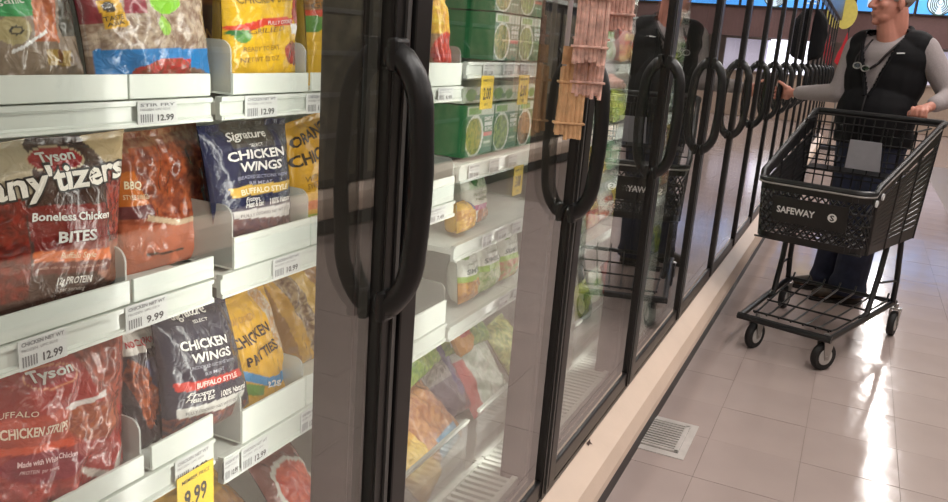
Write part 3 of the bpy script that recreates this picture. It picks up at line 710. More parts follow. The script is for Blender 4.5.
# posts between the door openings, each with an LED strip on its back edge
for n in range(-1, ND):
    y = J(n)
    p = MB().box(-.107, -.045, y-.042, y+.042, .3, DTOP, .004).build('mullion', M['mullion'], case)
    MB().box(-.1085, -.1065, y-.012, y+.012, .42, 1.9).build('led_strip', M['led'], p)
    if n <= 6:
        L = bpy.data.lights.new('case_light', 'AREA'); L.shape = 'RECTANGLE'; L.size = .05; L.size_y = 1.56
        L.energy = CASE_POWER*(1.0 if n < 1 else 1.2); L.color = (1.0, .985, .92); L.spread = math.radians(175)
        lo = bpy.data.objects.new('case_light', L); COL.objects.link(lo); lo.parent = case
        lo.rotation_euler = (math.radians(90), 0, math.radians(90))   # faces -X
        lo.location = Vector((-.113, y, 1.13))-wpos(case)

def make_door(n):
    """door whose far edge is joint n"""
    a, b = J(n-1)+.004, J(n)-.004
    z0, z1 = .3, DTOP
    d = empty('door', (0, (a+b)/2, z0), case)
    d.location = Vector((0, (a+b)/2, z0))-wpos(case)
    sw = .044
    # stepped black stiles and rails
    f = MB()
    f.box(-.042, 0, a, a+sw, z0, z1, .004).box(-.042, 0, b-sw, b, z0, z1, .004)
    f.box(-.042, -.002, a+sw, b-sw, z0, z0+.045, .004).box(-.042, -.002, a+sw, b-sw, z1-.05, z1, .004)
    fr = f.build('door_frame', M['black'], d)
    MB().box(-.001, .0035, b-.018, b-.010, z0, z1).build('edge_trim', M['trim_grey'], fr)
    MB().box(-.001, .0025, b-sw+.002, b-sw+.006, z0, z1).build('edge_trim', M['black'], fr)
    MB().box(-.03, -.017, a+sw, a+sw+.006, z0+.045, z1-.05).box(-.03, -.017, b-sw-.006, b-sw, z0+.045, z1-.05).box(-.03, -.017, a+sw, b-sw, z0+.045, z0+.051).build('gasket', M['trim_grey'], fr)
    MB().box(-.016, -.008, a+sw-.004, b-sw+.004, z0+.04, z1-.045).build('glass_pane', M['glass'], d)
    # bow handle
    hy = b-.040
    zt, zb, e = 1.284, .972, .041
    pts = []
    for k in range(9):
        t = math.pi/2*k/8
        pts.append((-.004+(e+.004)*math.sin(t), hy, zt-.075*(1-math.cos(t))))
    for k in range(1, 5):
        pts.append((e+.004*math.sin(math.pi*k/5), hy, zt-.075-(zt-zb-.15)*k/5))
    for k in range(9):
        t = math.pi/2*(1-k/8)
        pts.append((-.004+(e+.004)*math.sin(t), hy, zb+.075*(1-math.cos(t))))
    rs = [.0175]*3+[.0155]*(len(pts)-6)+[.0175]*3
    h = MB().tube(pts, rs, 10, ry=.0175, upv=(1, .001, 0.02)).build('handle', M['handle'], d, smooth=True)
    MB().box(-.001, .012, hy-.018, hy+.018, zt-.02, zt+.020, .005).build('mount', M['handle'], h)
    MB().box(-.001, .012, hy-.018, hy+.018, zb-.020, zb+.02, .005).build('mount', M['handle'], h)
    return d
for n in range(-1, ND+1): make_door(n)

# ---------------------------------------------------------------- shelves
XS = -.303        # front of the price rails
def make_shelf(ya, yb, zb, zt, tilt=0.0):
    """shelf with its price rail: rail from zb to zt"""
    c = empty('shelf', (0, 0, 0), case)
    c.location = Vector((-.6, (ya+yb)/2, zb))-wpos(case)
    MB().box(-.92, XS-.012, ya, yb, zt-.022, zt-.008).build('deck', M['shelf'], c)
    r = MB().prism([(XS, zb), (XS, zb+.006), (XS-.004, zb+.008), (XS-.004, zt-.008), (XS, zt-.006), (XS, zt), (XS-.012, zt), (XS-.012, zb)], 'y', ya, yb).build('price_rail', M['rail'], c)
    MB().box(XS-.0005, XS+.0015, ya+.004, yb-.004, zb+.001, zb+.004).build('rail_lip', M['shelf'], r)
    for s in (0, 1):
        y = ya+.05 if s == 0 else yb-.05
        MB().prism([(-.98, zt-.10), (-.98, zt-.02), (XS-.05, zt-.022), (XS-.05, zt-.032)], 'y', y-.002, y+.002).build('bracket', M['shelf'], c)
    return c
ZS = {0: [(1.171, 1.204), (.905, .940), (.640, .683)],
      1: [(1.171, 1.204), (.905, .942), (.594, .640)],
      2: [(1.22, 1.257), (.979, 1.022), (.788, .828), (.585, .622)]}
def SB(n): return J(n)+(.035 if n >= 1 else -.008)      # joints between shelf sections
for n in range(0, 6):
    ya, yb = SB(n-1)+.009, SB(n)-.009
    lst = ZS.get(n, ZS[2])
    for zb, zt in lst: make_shelf(ya, yb, zb, zt)
for n in (0, 1): make_shelf(SB(n-1)+.009, SB(n)-.009, 1.471, 1.504)
for n in range(2, 6): make_shelf(SB(n-1)+.009, SB(n)-.009, 1.471, 1.504)

def tray(ya, yb, z, hf, hs, label, sides=(1, 1), mat_side='divider'):
    """white product tray: low front wall, taller side dividers with a rounded front corner"""
    t = empty('product_tray', (-.5, (ya+yb)/2, z))
    tag(t, label, 'tray', 'trays on the freezer shelves')
    x1 = XS-.004
    MB().box(x1-.005, x1, ya, yb, z+.002, z+hf, .001).build('front_wall', M['tray'], t)
    MB().box(-.88, x1-.005, ya, yb, z+.001, z+.004).build('tray_floor', M['tray'], t)
    for s in (0, 1):
        if not sides[s]: continue
        y = ya if s == 0 else yb-.003
        r = .018
        poly = [(-.88, z+.004), (x1-.005, z+.004), (x1-.005, z+hs-r)]
        poly += [(x1-.005-r+r*math.cos(a), z+hs-r+r*math.sin(a)) for a in [math.pi/2*k/5 for k in range(1, 6)]]
        poly += [(-.88, z+hs)]
        MB().prism(poly, 'y', y, y+.003).build('divider', M[mat_side], t)
    return t
z1, z2, z30, z3 = 1.204, .941, .683, .640
tray(.30, .745, z1, .032, .03, 'milky white tray under the noodle bag with the green corner, top shelf', (0, 0))
tray(.748, .888, z1, .032, .03, 'milky white tray under the bag with the blue band', (0, 0))
tray(.934, 1.112, z1, .032, .078, 'milky white tray with rounded dividers under the yellow strips bag')
tray(1.122, 1.45, z1, .032, .07, 'milky white tray beside the yellow strips bag, behind the door stile', (0, 1))
tray(.30, .738, .940, .034, .076, 'milky white tray under the chicken bites bag', (0, 1))
tray(.744, .892, .940, .034, .07, 'milky white tray under the brown clear chicken bag', (0, 0))
tray(.936, 1.126, z2, .052, .10, 'milky white tray under the navy wings bag on the middle shelf')
tray(1.130, 1.45, z2, .052, .075, 'milky white tray under the orange chicken bag', (0, 1))
tray(.30, .752, z30, .034, .085, 'milky white tray under the red strips bag', (0, 1))
tray(.766, .888, z30, .04, .05, 'milky white tray under the navy wings bag on the lower shelf', (0, 0))
tray(.955, 1.122, z3, .06, .095, 'milky white tray under the yellow patties bag')
tray(1.126, 1.45, z3, .06, .09, 'milky white tray under the folded yellow bag on the lower shelf', (0, 1))
tray(1.46, 1.678, z1, .05, .085, 'milky white tray at the far end of the top shelf, second door', (1, 1))
tray(1.46, 1.678, z2, .06, .10, 'empty milky white tray on the middle shelf, second door', (1, 1))
tray(1.46, 1.678, z3, .06, .10, 'empty milky white tray on the lower shelf, second door', (1, 1))

# ---------------------------------------------------------------- price tags
def price_tag(ya, yb, za, zb, price, label, yellow=False, x=None, small=('CHICKEN', 'NET WT')):
    x = XS if x is None else x
    t = MB().box(x+.0006, x+.0018, ya, yb, za, zb).build('price_tag', M['tag_yellow' if yellow else 'tag'])
    tag(t, label, 'price tag', 'price tags on the shelf rails')
    w, h = yb-ya, zb-za
    X = x+.0022
    k = M['ink']; k2 = M['ink_grey']
    def line(s, u0, u1, v, hh, m, st='n'):
        flat_text(s, st, (X, ya+w*u0, za+h*v), (0, 1, 0), (0, 0, 1), w*(u1-u0), h*hh, m, t)
    if yellow:
        line('MEMBER PRICE', .12, .88, .82, .08, k)
        line(price, .18, .80, .30, .36, k, 'b')
        line('SAVE', .3, .62, .1, .09, k)
    else:
        line(small[0]+' '+small[1], .06, .94, .78, .13, k2, 'b')
        line('FROZEN  UPC 0210', .06, .8, .60, .09, k2)
        line(price, .48, .9, .14, .27, k, 'b')
        MB().add([(X, ya+w*u, za+h*v) for c in range(6) for u, v in ((.06+c*.055, .1), (.06+c*.055+.03, .1), (.06+c*.055+.03, .45), (.06+c*.055, .45))],
                 [(4*c, 4*c+1, 4*c+2, 4*c+3) for c in range(6)]).build('barcode', k2, t)
    return t
price_tag(.754, .82, 1.174, 1.203, '12.99', 'white price tag under the bag with the blue band', small=('STIR', 'FRY'))
price_tag(.953, 1.026, 1.171, 1.204, '12.99', 'white price tag under the yellow strips bag')
price_tag(1.10, 1.167, 1.171, 1.203, '11.99', 'white price tag on the top rail beside the dark door stile')
price_tag(.573, .636, .905, .942, '12.99', 'white price tag under the left half of the chicken bites bag')
price_tag(.724, .795, .906, .942, '9.99', 'white price tag under the brown clear chicken bag')
price_tag(1.021, 1.092, .908, .942, '10.99', 'white price tag under the navy wings bag on the middle shelf')
price_tag(.803, .875, .641, .682, '10.99', 'white price tag above the large yellow sale tag')
price_tag(.803, .878, .575, .655, '9.99', 'yellow sale tag hanging under the navy wings bag on the lower shelf', True, XS+.003)
price_tag(.905, .94, .598, .636, '10.99', 'white price tag just beside the large yellow sale tag')
price_tag(.946, 1.013, .596, .637, '12.99', 'white price tag under the yellow patties bag')
price_tag(1.104, 1.157, .596, .637, '12.99', 'white price tag on the lower rail beside the dark door stile')
price_tag(1.56, 1.63, 1.174, 1.203, '8.99', 'white price tag on the white tray behind the second door, top rail')
price_tag(1.55, 1.63, .907, .940, '7.49', 'white price tag on the white tray behind the second door, middle rail')
price_tag(1.78, 1.84, 1.224, 1.254, '2.50', 'white price tag above the nearer yellow tag under the green cartons', small=('SIMPLY', 'BOWL'))
price_tag(1.90, 1.96, 1.224, 1.254, '2.50', 'white price tag between the two yellow tags under the green cartons', small=('SIMPLY', 'BOWL'))
price_tag(2.01, 2.07, 1.224, 1.254, '2.50', 'white price tag above the farther yellow tag under the green cartons', small=('SIMPLY', 'BOWL'))
price_tag(1.768, 1.838, 1.148, 1.226, '2.00', 'yellow sale tag reading 2.00 under the green cartons of the second door', True, XS+.003)
price_tag(2.00, 2.07, 1.15, 1.226, '2.00', 'yellow sale tag hanging farther along the rail under the green cartons', True, XS+.003)
price_tag(2.02, 2.085, .905, .985, '3.00', 'yellow sale tag hanging under the lower row of green cartons', True, XS+.003)
for i, y in enumerate((1.74, 1.86, 1.98)):
    price_tag(y, y+.06, .983, 1.018, '2.50', ['white price tag under the near lower green carton', 'white price tag under the middle lower green carton', 'white price tag above the yellow tag under the lower green cartons'][i], small=('SIMPLY', 'BOWL'))
for i, y in enumerate((1.85, 1.95, 2.05)):
    price_tag(y, y+.06, .792, .824, '3.49', ['white price tag under the small yellow pouch', 'white price tag beside the one under the yellow pouch', 'white price tag on the rail right of the vegetable pouches'][i], small=('SIMPLY', 'STEAM'))
for i, y in enumerate((2.0, 2.1)):
    price_tag(y, y+.06, .588, .620, '2.99', ['white price tag under the white and green vegetable bags', 'white price tag at the far end of the vegetable bag rail'][i], small=('SIMPLY', 'STEAM'))
# ================================================================ bags behind the first door
NAMES = {
 'A1': ('noodle_bag', 'clear bag with a green corner and orange contents at the end of the top shelf'),
 'A2': ('stir_fry_bag', 'clear bag with a bright blue band and a yellow label on the top shelf'),
 'A4': ('chicken_strips_bag', 'yellow bag with a red wavy banner and red meat pictures on the top shelf'),
 'A5': ('chicken_strips_bag', 'yellow bag half hidden behind the dark door stile on the top shelf'),
 'B1': ('chicken_bites_bag', 'brown and cream bag of boneless chicken bites with a red oval on the middle shelf'),
 'B2': ('chicken_wings_bag', 'clear bag of orange brown chicken with a cream curved line on the middle shelf'),
 'B3': ('chicken_wings_bag', 'navy bag of chicken wings with a yellow band on the middle shelf'),
 'B4': ('orange_chicken_bag', 'yellow bag of orange chicken with dark slanted lettering on the middle shelf'),
 'C1': ('chicken_strips_bag', 'red crinkled bag of chicken strips with a red oval on the lower shelf'),
 'C2': ('wings_pouch', 'dark pouch with a white corner and red no cooking lettering on the lower shelf'),
 'C3': ('chicken_wings_bag', 'charcoal bag of chicken wings with a red band on the lower shelf'),
 'C4': ('chicken_patties_bag', 'yellow bag of chicken patties leaning on the lower shelf'),
 'C5': ('nugget_bag', 'folded yellow and clear bag beside the patties on the lower shelf'),
}
KW = {'A1': dict(front=.02), 'A2': dict(front=.024, crease=.005), 'B2': dict(front=.022, crease=.006), 'B3': dict(back=.03, crease=.003), 'B1': dict(crease=.0035),
      'C1': dict(crease=.007, front=.03), 'C2': dict(front=.02, back=.03, crease=.006), 'C3': dict(back=.03, crease=.004), 'C4': dict(front=.024, back=.03, crease=.005), 'C5': dict(crease=.008, front=.02)}
for i, (k, (X, c, base, art)) in enumerate(ART.items()):
    bl, br, tr, tl = c
    lean = .012
    cor = [(X, bl[0], bl[1]+.006), (X, br[0], br[1]+.006), (X-lean, tr[0], tr[1]), (X-lean, tl[0], tl[1])]
    make_bag(NAMES[k][0], cor, base, art, NAMES[k][1], 'frozen food bag', seed=11+i*7, **KW.get(k, {}))

# brown carton behind the blue-band bag
def carton(name, x, y0, y1, z0, z1, depth, base, art, label, group=None, nu=40, nv=40, seed=3):
    """upright carton: bevelled box with a printed front"""
    t = empty(name, (x-depth/2, (y0+y1)/2, z0))
    tag(t, label, 'carton', group)
    MB().box(x-depth, x-.0008, y0, y1, z0, z1, .002).build('carton_body', ink(base), t)
    u = np.linspace(0, 1, nu); v = np.linspace(0, 1, nv)
    U, V = np.meshgrid(u, v, indexing='ij')
    P = np.stack([np.full(U.shape, x)-x+depth/2, (y0+.001-(y0+y1)/2)+(y1-y0-.002)*U, .001+(z1-z0-.002)*V], -1).reshape(-1, 3)
    me = bpy.data.meshes.new('printed_front')
    me.from_pydata(P.tolist(), [], [tuple(q) for q in grid_faces(nu, nv).tolist()])
    colr = paint(base, [a for a in art if a[0] != 't'], U, V, y1-y0, z1-z0, seed).reshape(-1, 3)
    at = me.attributes.new('print', 'FLOAT_COLOR', 'POINT')
    at.data.foreach_set('color', np.column_stack([colr, np.ones(len(colr))]).astype(np.float32).ravel())
    me.materials.append(M['carton'])
    o = bpy.data.objects.new('printed_front', me); COL.objects.link(o); o.parent = t
    for a in art:
        if a[0] == 't':
            flat_text(a[1], a[4], (x+.0012, y0+(y1-y0)*a[2][0], z0+(z1-z0)*a[2][1]), (0, 1, 0), (0, 0, 1), (y1-y0)*a[3][0], (z1-z0)*a[3][1], ink(a[5]), t)
    return t
def ellp(cx, cy, rx, ry, n=24): return [(cx+rx*math.cos(2*math.pi*k/n), cy+ry*math.sin(2*math.pi*k/n)) for k in range(n)]
def rc(x0, y0, x1, y1): return [(x0, y0), (x1, y0), (x1, y1), (x0, y1)]
carton('dinner_carton', -.46, .99, 1.10, 1.21, 1.43, .2, (92, 52, 30),
       [('p', rc(0, .55, 1, .62), (150, 85, 30)), ('p', rc(0, .8, 1, .86), (60, 32, 20)), ('t', 'DINNER', (.1, .3), (.8, .08), 'b', (190, 140, 70))],
       'brown carton standing behind the bags on the top shelf')

G1 = 'green meal cartons behind the second door'
def green_box(y0, y1, z0, z1, k, label, x=-.335):
    food = [((175, 165, 60), (90, 120, 40)), ((150, 175, 70), (70, 110, 45)), ((165, 110, 60), (90, 80, 45))][k % 3]
    art = [('p', rc(0, .80, 1, 1), (205, 212, 195)), ('p', rc(.05, .84, .5, .96), (120, 170, 80)),
           ('p', ellp(.30, .40, .33, .42), (225, 228, 215)), ('f', ellp(.28, .40, .29, .37), food[0], food[1], 60),
           ('p', rc(.66, .58, .94, .66), (225, 228, 222)), ('p', rc(.66, .22, .92, .28), (190, 205, 180)),
           ('p', rc(.64, .36, .96, .46), (200, 60, 50) if k % 2 == 0 else (60, 130, 70)),
           ('t', 'SIMPLY', (.62, .68), (.34, .08), 'b', (235, 238, 230)), ('t', 'BOWL', (.66, .48), (.28, .08), 'b', (235, 238, 230))]
    return carton('meal_carton', x, y0, y1, z0, z1, .16, (38, 112, 66), art, label, G1, 46, 40, k+5)
k = 0
for z0, z1, nm in ((1.259, 1.375, 'upper shelf'), (1.378, 1.468, 'stacked on another')):
    for i, (a, b) in enumerate(((1.905, 2.065), (2.069, 2.229), (2.233, 2.393))):
        green_box(a, b, z0, z1, k, 'green meal carton with a bowl picture, %s, %s from the white tray' % (nm, ('first', 'second', 'third', 'fourth')[i]), -.335 if z0 < 1.3 else -.34); k += 1
for i, (a, b) in enumerate(((1.78, 1.94), (1.944, 2.104), (2.108, 2.268))):
    green_box(a, b, 1.026, 1.152, k, 'green meal carton with a bowl picture, second shelf, %s from the white tray' % ('first', 'second', 'third', 'fourth')[i]); k += 1
    carton('meal_carton', -.35, a, b, 1.155, 1.195, .14, (205, 214, 196), [('p', ellp(.3, .5, .2, .4), (110, 165, 60)), ('p', ellp(.75, .45, .15, .35), (90, 150, 60)), ('p', rc(.42, .2, .6, .5), (60, 120, 70))],
           'flat pale carton lying on the lower green cartons, %s from the white tray' % ('first', 'second', 'third', 'fourth')[i], 'flat pale cartons behind the second door', 30, 16, k)

# pouches behind the second door
def ybag(name, y0, y1, z0, z1, x, base, art, label, lean=.02, seed=1, group=None, nu=50, nv=56, skew=0.0, cat='frozen food bag', **kw):
    cor = [(x, y0, z0), (x, y1, z0), (x-lean, y1+skew, z1), (x-lean, y0+skew, z1)]
    return make_bag(name, cor, base, art, label, cat, group, seed, nu, nv, **kw)
ybag('berry_bag', 1.60, 1.672, 1.214, 1.41, -.35, (150, 120, 90), [('f', rc(0, .5, 1, 1), (225, 190, 60), (200, 140, 40), 60), ('f', ellp(.5, .3, .5, .22), (200, 60, 45), (150, 30, 30), 60), ('p', rc(0, 0, 1, .1), (70, 90, 50))],
     'red and yellow bag at the far end of the top shelf behind the second door', seed=71)
ybag('vegetable_pouch', 1.875, 2.005, .832, .985, -.37, (225, 226, 212), [('p', rc(.1, .62, .9, .95), (205, 220, 190)), ('p', ellp(.3, .78, .14, .10), (70, 140, 70)), ('p', ellp(.7, .85, .12, .09), (90, 160, 80)), ('p', rc(.1, .26, .75, .36), (175, 80, 130)), ('f', rc(.3, 0, 1, .26), (190, 130, 80), (150, 90, 50), 60),
     ('t', 'SEASONED', (.15, .52), (.8, .52), .05, (90, 110, 70), 'n'), ('t', 'veggie', (.22, .44), (.7, .44), .06, (90, 110, 70), 'b')],
     'white pouch with green leaves and a purple strip on the third shelf', seed=72, skew=-.01)
ybag('tater_pouch', 1.80, 1.872, .832, .905, -.352, (230, 185, 70), [('f', rc(0, 0, 1, .7), (238, 196, 90), (200, 140, 50), 70), ('p', ellp(.75, .8, .2, .16), (80, 90, 150))],
     'small yellow pouch leaning beside the white vegetable pouch', seed=73, skew=.03)
for i, (a, b, zt, kk) in enumerate(((1.855, 1.955, .765, 0), (1.962, 2.10, .775, 1), (2.11, 2.24, .77, 2))):
    food = [((205, 150, 60), (150, 100, 40)), ((120, 160, 70), (190, 200, 150)), ((150, 175, 100), (200, 120, 90))][kk]
    ybag('vegetable_bag', a, b, .628, zt, -.36, (228, 232, 220), [('f', rc(0, 0, 1, .42), food[0], food[1], 50), ('p', rc(0, .40, 1, .52), (150, 190, 70)), ('p', ellp(.25, .9, .2, .07), (120, 175, 70)), ('p', ellp(.75, .93, .2, .06), (150, 195, 90)),
         ('t', 'SIMPLY', (.12, .56), (.88, .56), .09, (90, 110, 110), 'b'), ('t', 'steamed', (.2, .72), (.8, .72), .05, (120, 140, 120), 'i')],
         ['white and green bag with orange vegetables on the fourth shelf', 'white and green bag with green vegetables on the fourth shelf', 'white and green bag of mixed vegetables nearest the third door post'][kk], seed=80+i, skew=.01)

# loose bags in the bottom bin; lying, leaning back
def lying(name, x, y, z, w, d, h, yaw, pitch, base, art, label, seed, front=.03, back=.02):
    """bag lying on its back: w along the case, d deep, rising backwards by pitch"""
    cy, sy = math.cos(yaw), math.sin(yaw)
    ex = Vector((-sy, cy, 0)); ey = Vector((-cy*math.cos(pitch), -sy*math.cos(pitch), math.sin(pitch)))
    c = Vector((x, y, z))
    cor = [c-ex*w/2, c+ex*w/2, c+ex*w/2+ey*d, c-ex*w/2+ey*d]
    return make_bag(name, cor, base, art, label, 'frozen food bag', None, seed, 40, 44, front=front, back=back, crease=.008)
BIN = [
 ('corn_bag', -.27, 1.60, .245, .17, .2, .0, .25, .75, (226, 178, 66), [('p', rc(.1, .3, .9, .6), (238, 205, 110))], 'yellow crumpled bag at the front of the bottom bin'),
 ('fish_fillet_bag', -.30, 1.74, .27, .20, .22, 0, .1, .8, (196, 138, 84), [('f', rc(0, 0, 1, 1), (205, 150, 95), (160, 100, 60), 40), ('p', rc(.2, .0, .8, .25), (120, 170, 200))], 'orange brown crumpled bag in the bottom bin'),
 ('shrimp_bag', -.37, 1.88, .28, .24, .24, 0, -.1, .95, (92, 84, 98), [('p', rc(.1, .45, .8, .8), (150, 150, 145)), ('p', rc(.75, .2, 1, .9), (60, 66, 120)), ('f', rc(.2, .5, .7, .75), (170, 168, 160), (110, 105, 100), 60)], 'dark blue and grey bag slumped in the bottom bin'),
 ('potato_bag', -.33, 2.09, .25, .22, .24, 0, -.1, .95, (236, 240, 232), [('p', rc(0, .0, .18, .7), (205, 70, 60)), ('f', rc(.2, .1, 1, .9), (228, 232, 222), (190, 205, 185), 30)], 'white bag with a red edge slumped in the bottom bin'),
 ('pea_bag', -.43, 1.83, .42, .24, .16, 0, .1, .9, (160, 190, 80), [('f', rc(0, 0, 1, 1), (170, 200, 85), (110, 160, 60), 50), ('p', rc(.5, .3, .9, .7), (220, 228, 190))], 'bright green bag lying at the back of the bottom bin'),
 ('broccoli_bag', -.42, 2.08, .42, .22, .18, 0, -.2, .95, (150, 190, 90), [('f', rc(0, 0, 1, 1), (170, 205, 110), (90, 150, 60), 50), ('p', rc(.1, .1, .5, .35), (225, 232, 215)), ('p', ellp(.3, .85, .25, .12), (190, 50, 60))], 'green and white bag lying beside the bright green one in the bottom bin'),
 ('snack_pouch', -.37, 1.95, .455, .06, .12, 0, .0, 1.1, (215, 150, 50), [('p', rc(.1, .4, .9, .7), (190, 60, 50))], 'small orange pouch on top of the green bags in the bottom bin'),
 ('hash_brown_bag', -.30, 2.33, .24, .2, .24, 0, .1, .9, (190, 196, 120), [('f', rc(0, 0, 1, 1), (205, 205, 120), (120, 150, 70), 40)], 'yellow green bag in the bottom bin behind the third door'),
]
for i, (nm, x, y, z, w, d, h, yaw, pit, base, art, lab) in enumerate(BIN):
    lying(nm, x, y, z, w, d, h, yaw, pit, base, art, lab, 120+i*3)
# bags under the lowest shelf behind the first door
lying('tender_bag', -.33, 1.02, .35, .19, .22, 0, .2, .75, (176, 128, 62), [('f', rc(.1, .1, .9, .6), (190, 140, 80), (130, 85, 45), 40), ('p', rc(0, .7, 1, 1), (210, 165, 70))], 'brown and yellow bag in the shade below the lowest shelf', 151)
lying('meatball_bag', -.31, 1.18, .33, .13, .2, 0, 0, .9, (120, 60, 45), [('p', ellp(.5, .6, .4, .3), (225, 225, 215)), ('f', ellp(.5, .6, .34, .25), (215, 95, 60), (180, 60, 40), 50)], 'dark bag with a round red picture below the lowest shelf', 152)
lying('pizza_roll_bag', -.34, .84, .34, .18, .22, 0, .1, .8, (92, 62, 50), [('p', rc(.1, .3, .9, .6), (150, 110, 60))], 'dark brown bag in the shade below the yellow sale tag', 153)

# clear fence in front of the bottom bin
for n in range(0, 4):
    a, b = J(n-1)+.03, J(n)-.03
    t = MB().box(-.206, -.202, a, b, .30, .43, .001).build('bin_fence', M['clear'])
    tag(t, 'clear plastic fence along the bottom bin behind the %s door' % ('first', 'second', 'third', 'fourth')[n] , 'fence', 'clear bin fences')
    MB().box(-.210, -.198, a, b, .285, .302).build('foot', M['rail'], t)
    MB().box(-.208, -.200, a, b, .43, .438).build('top_edge', M['rail'], t)

# ---------------------------------------------------------------- stock behind the doors farther along
PAL = [((190, 200, 90), (120, 150, 60)), ((225, 200, 90), (200, 150, 50)), ((215, 222, 205), (120, 165, 80)), ((70, 130, 80), (200, 210, 190)), ((180, 70, 55), (220, 190, 120)), ((200, 205, 195), (90, 110, 150)), ((230, 228, 215), (190, 90, 60))]
SEC = {3: 'third', 4: 'fourth', 5: 'fifth'}
PN = ['yellow green', 'golden yellow', 'pale green', 'dark green', 'red', 'pale blue', 'cream']
rng = random.Random(8)
for n in (3, 4, 5):
    for zi, (zb, zt) in enumerate(ZS[2]+[(.24, .26)]):
        ya = J(n-1)+.03
        for q in range(4):
            kq = (q*2+zi*3+n) % 7
            c1, c2 = PAL[kq]
            w = .155
            y0 = ya+q*.172
            z0 = zt+.004; hh = rng.uniform(.13, .15)
            ybag('stock_bag', y0, y0+w, z0, z0+hh, -.37+rng.uniform(-.01, .01), c1, [('f', rc(0, 0, 1, .45), c2, c1, 30), ('p', rc(.1, .55, .9, .75), c2)],
                 '%s bag of frozen food, %s shelf up, behind the %s door' % (PN[kq], ('second', 'third', 'fourth', 'fifth', 'first')[::1][{0: 3, 1: 2, 2: 1, 3: 0, 4: 4}[zi]], SEC[n]), seed=200+n*40+zi*5+q, nu=16, nv=18, group='frozen bags behind the farther doors')
# ================================================================ floor drain
M['drain'] = mat('worn_drain_metal', (206, 199, 193), .4, metal=.15, var=.1)
M['pit'] = mat('drain_pit', (30, 28, 27), .8)
dx0, dx1, dy0, dy1 = DRAIN
dr = empty('floor_drain', ((dx0+dx1)/2, (dy0+dy1)/2, 0))
tag(dr, 'square slotted metal floor drain beside the freezer bumper', 'drain')
MB().box(dx0-.02, dx1+.008, dy0, dy1, .0005, .003).build('plate', M['drain'], dr)
gx0, gx1, gy0, gy1 = dx0-.02, dx1-.018, dy0+.035, dy1-.03
MB().box(gx0, gx1, gy0, gy1, .003, .0035).build('pit', M['pit'], dr)
fr = MB()
fr.box(gx1-.016, gx1, gy0, gy1, .003, .009, .002).box(gx0, gx0+.01, gy0, gy1, .003, .009, .002)
fr.box(gx0, gx1, gy0, gy0+.012, .003, .009, .002).box(gx0, gx1, gy1-.012, gy1, .003, .009, .002)
gr = fr.build('grate_frame', M['drain'], dr)
for k in range(10):
    y = gy0+.024+(gy1-gy0-.048)*k/9
    MB().box(gx0+.008, gx1-.014, y-.0050, y+.0050, .004, .0085, .001).build('slat', M['drain'], gr)

# ================================================================ packs hanging on a clip strip by the second handle
M['pink'] = mat('pink_sticks', (222, 178, 164), .35, var=.4, vscale=60, bump=.3, bscale=120)
M['tan'] = mat('tan_sticks', (212, 168, 124), .5, var=.2, vscale=50, bump=.3, bscale=120)
M['strip'] = mat('clip_strip_plastic', (188, 180, 176), .3)
def bundle(x, y, z0, z1, w, d, rot, m, label, n=9, tilt=0.0):
    """pack of long thin sticks, two layers, bound by a band and closed by a header"""
    t = empty('stick_pack', (x, y, z0))
    tag(t, label, 'pack', 'stick packs on the clip strip')
    r = random.Random(int(z0*1000)+n)
    c, s = math.cos(rot), math.sin(rot)
    def W(a, b, z): return (x+a*c-b*s+tilt*(z-z0), y+a*s+b*c, z)
    for L in range(2):
        for k in range(n):
            a = -w/2+w*(k+.5)/n; b = (L-.5)*d*.5
            zz = z0+r.uniform(0, .012)
            zt = z1-r.uniform(0, .01)
            MB().tube([W(a, b, zz), W(a+r.uniform(-.002, .002), b, (zz+zt)/2), W(a, b, zt)], w/n*.56, 6).build('stick', m, t, smooth=True)
    for f in (.22, .75):
        z = z0+(z1-z0)*f
        MB().tube([W(-w/2-.003, -d*.45, z), W(w/2+.003, -d*.45, z), W(w/2+.003, d*.45, z), W(-w/2-.003, d*.45, z)], .0022, 6, closed=True).build('band', m, t)
    MB().hexa([W(-w/2, -.003, z1-.004), W(w/2, -.003, z1-.004), W(w/2, .003, z1-.004), W(-w/2, .003, z1-.004),
               W(-w/2, -.003, z1+.028), W(w/2, -.003, z1+.028), W(w/2, .003, z1+.028), W(-w/2, .003, z1+.028)]).build('header', m, t)
    return t
CY = 1.46
st = MB().box(.006, .0075, CY-.012, CY+.012, 1.22, 1.93).build('clip_strip', M['strip'])
tag(st, 'clear plastic clip strip hanging in front of the second glass door', 'clip strip')
for z in (1.30, 1.43, 1.56, 1.7): MB().box(.0075, .02, CY-.006, CY+.006, z, z+.006).build('clip', M['strip'], st)
bundle(.026, 1.455, 1.14, 1.28, .05, .024, .5, M['tan'], 'tan stick pack hanging lowest on the clip strip', 6, .02)
bundle(.05, 1.465, 1.215, 1.36, .056, .03, .45, M['pink'], 'pink stick pack hanging just above the tan one', 8)
bundle(.058, 1.435, 1.275, 1.43, .058, .03, .35, M['pink'], 'pink stick pack hanging in the middle of the clip strip', 8)
bundle(.09, 1.485, 1.338, 1.48, .052, .03, .2, M['pink'], 'pink stick pack sticking farthest out from the door', 8)
bundle(.035, 1.44, 1.40, 1.55, .05, .03, .6, M['pink'], 'pink stick pack at the top of the clip strip', 8)

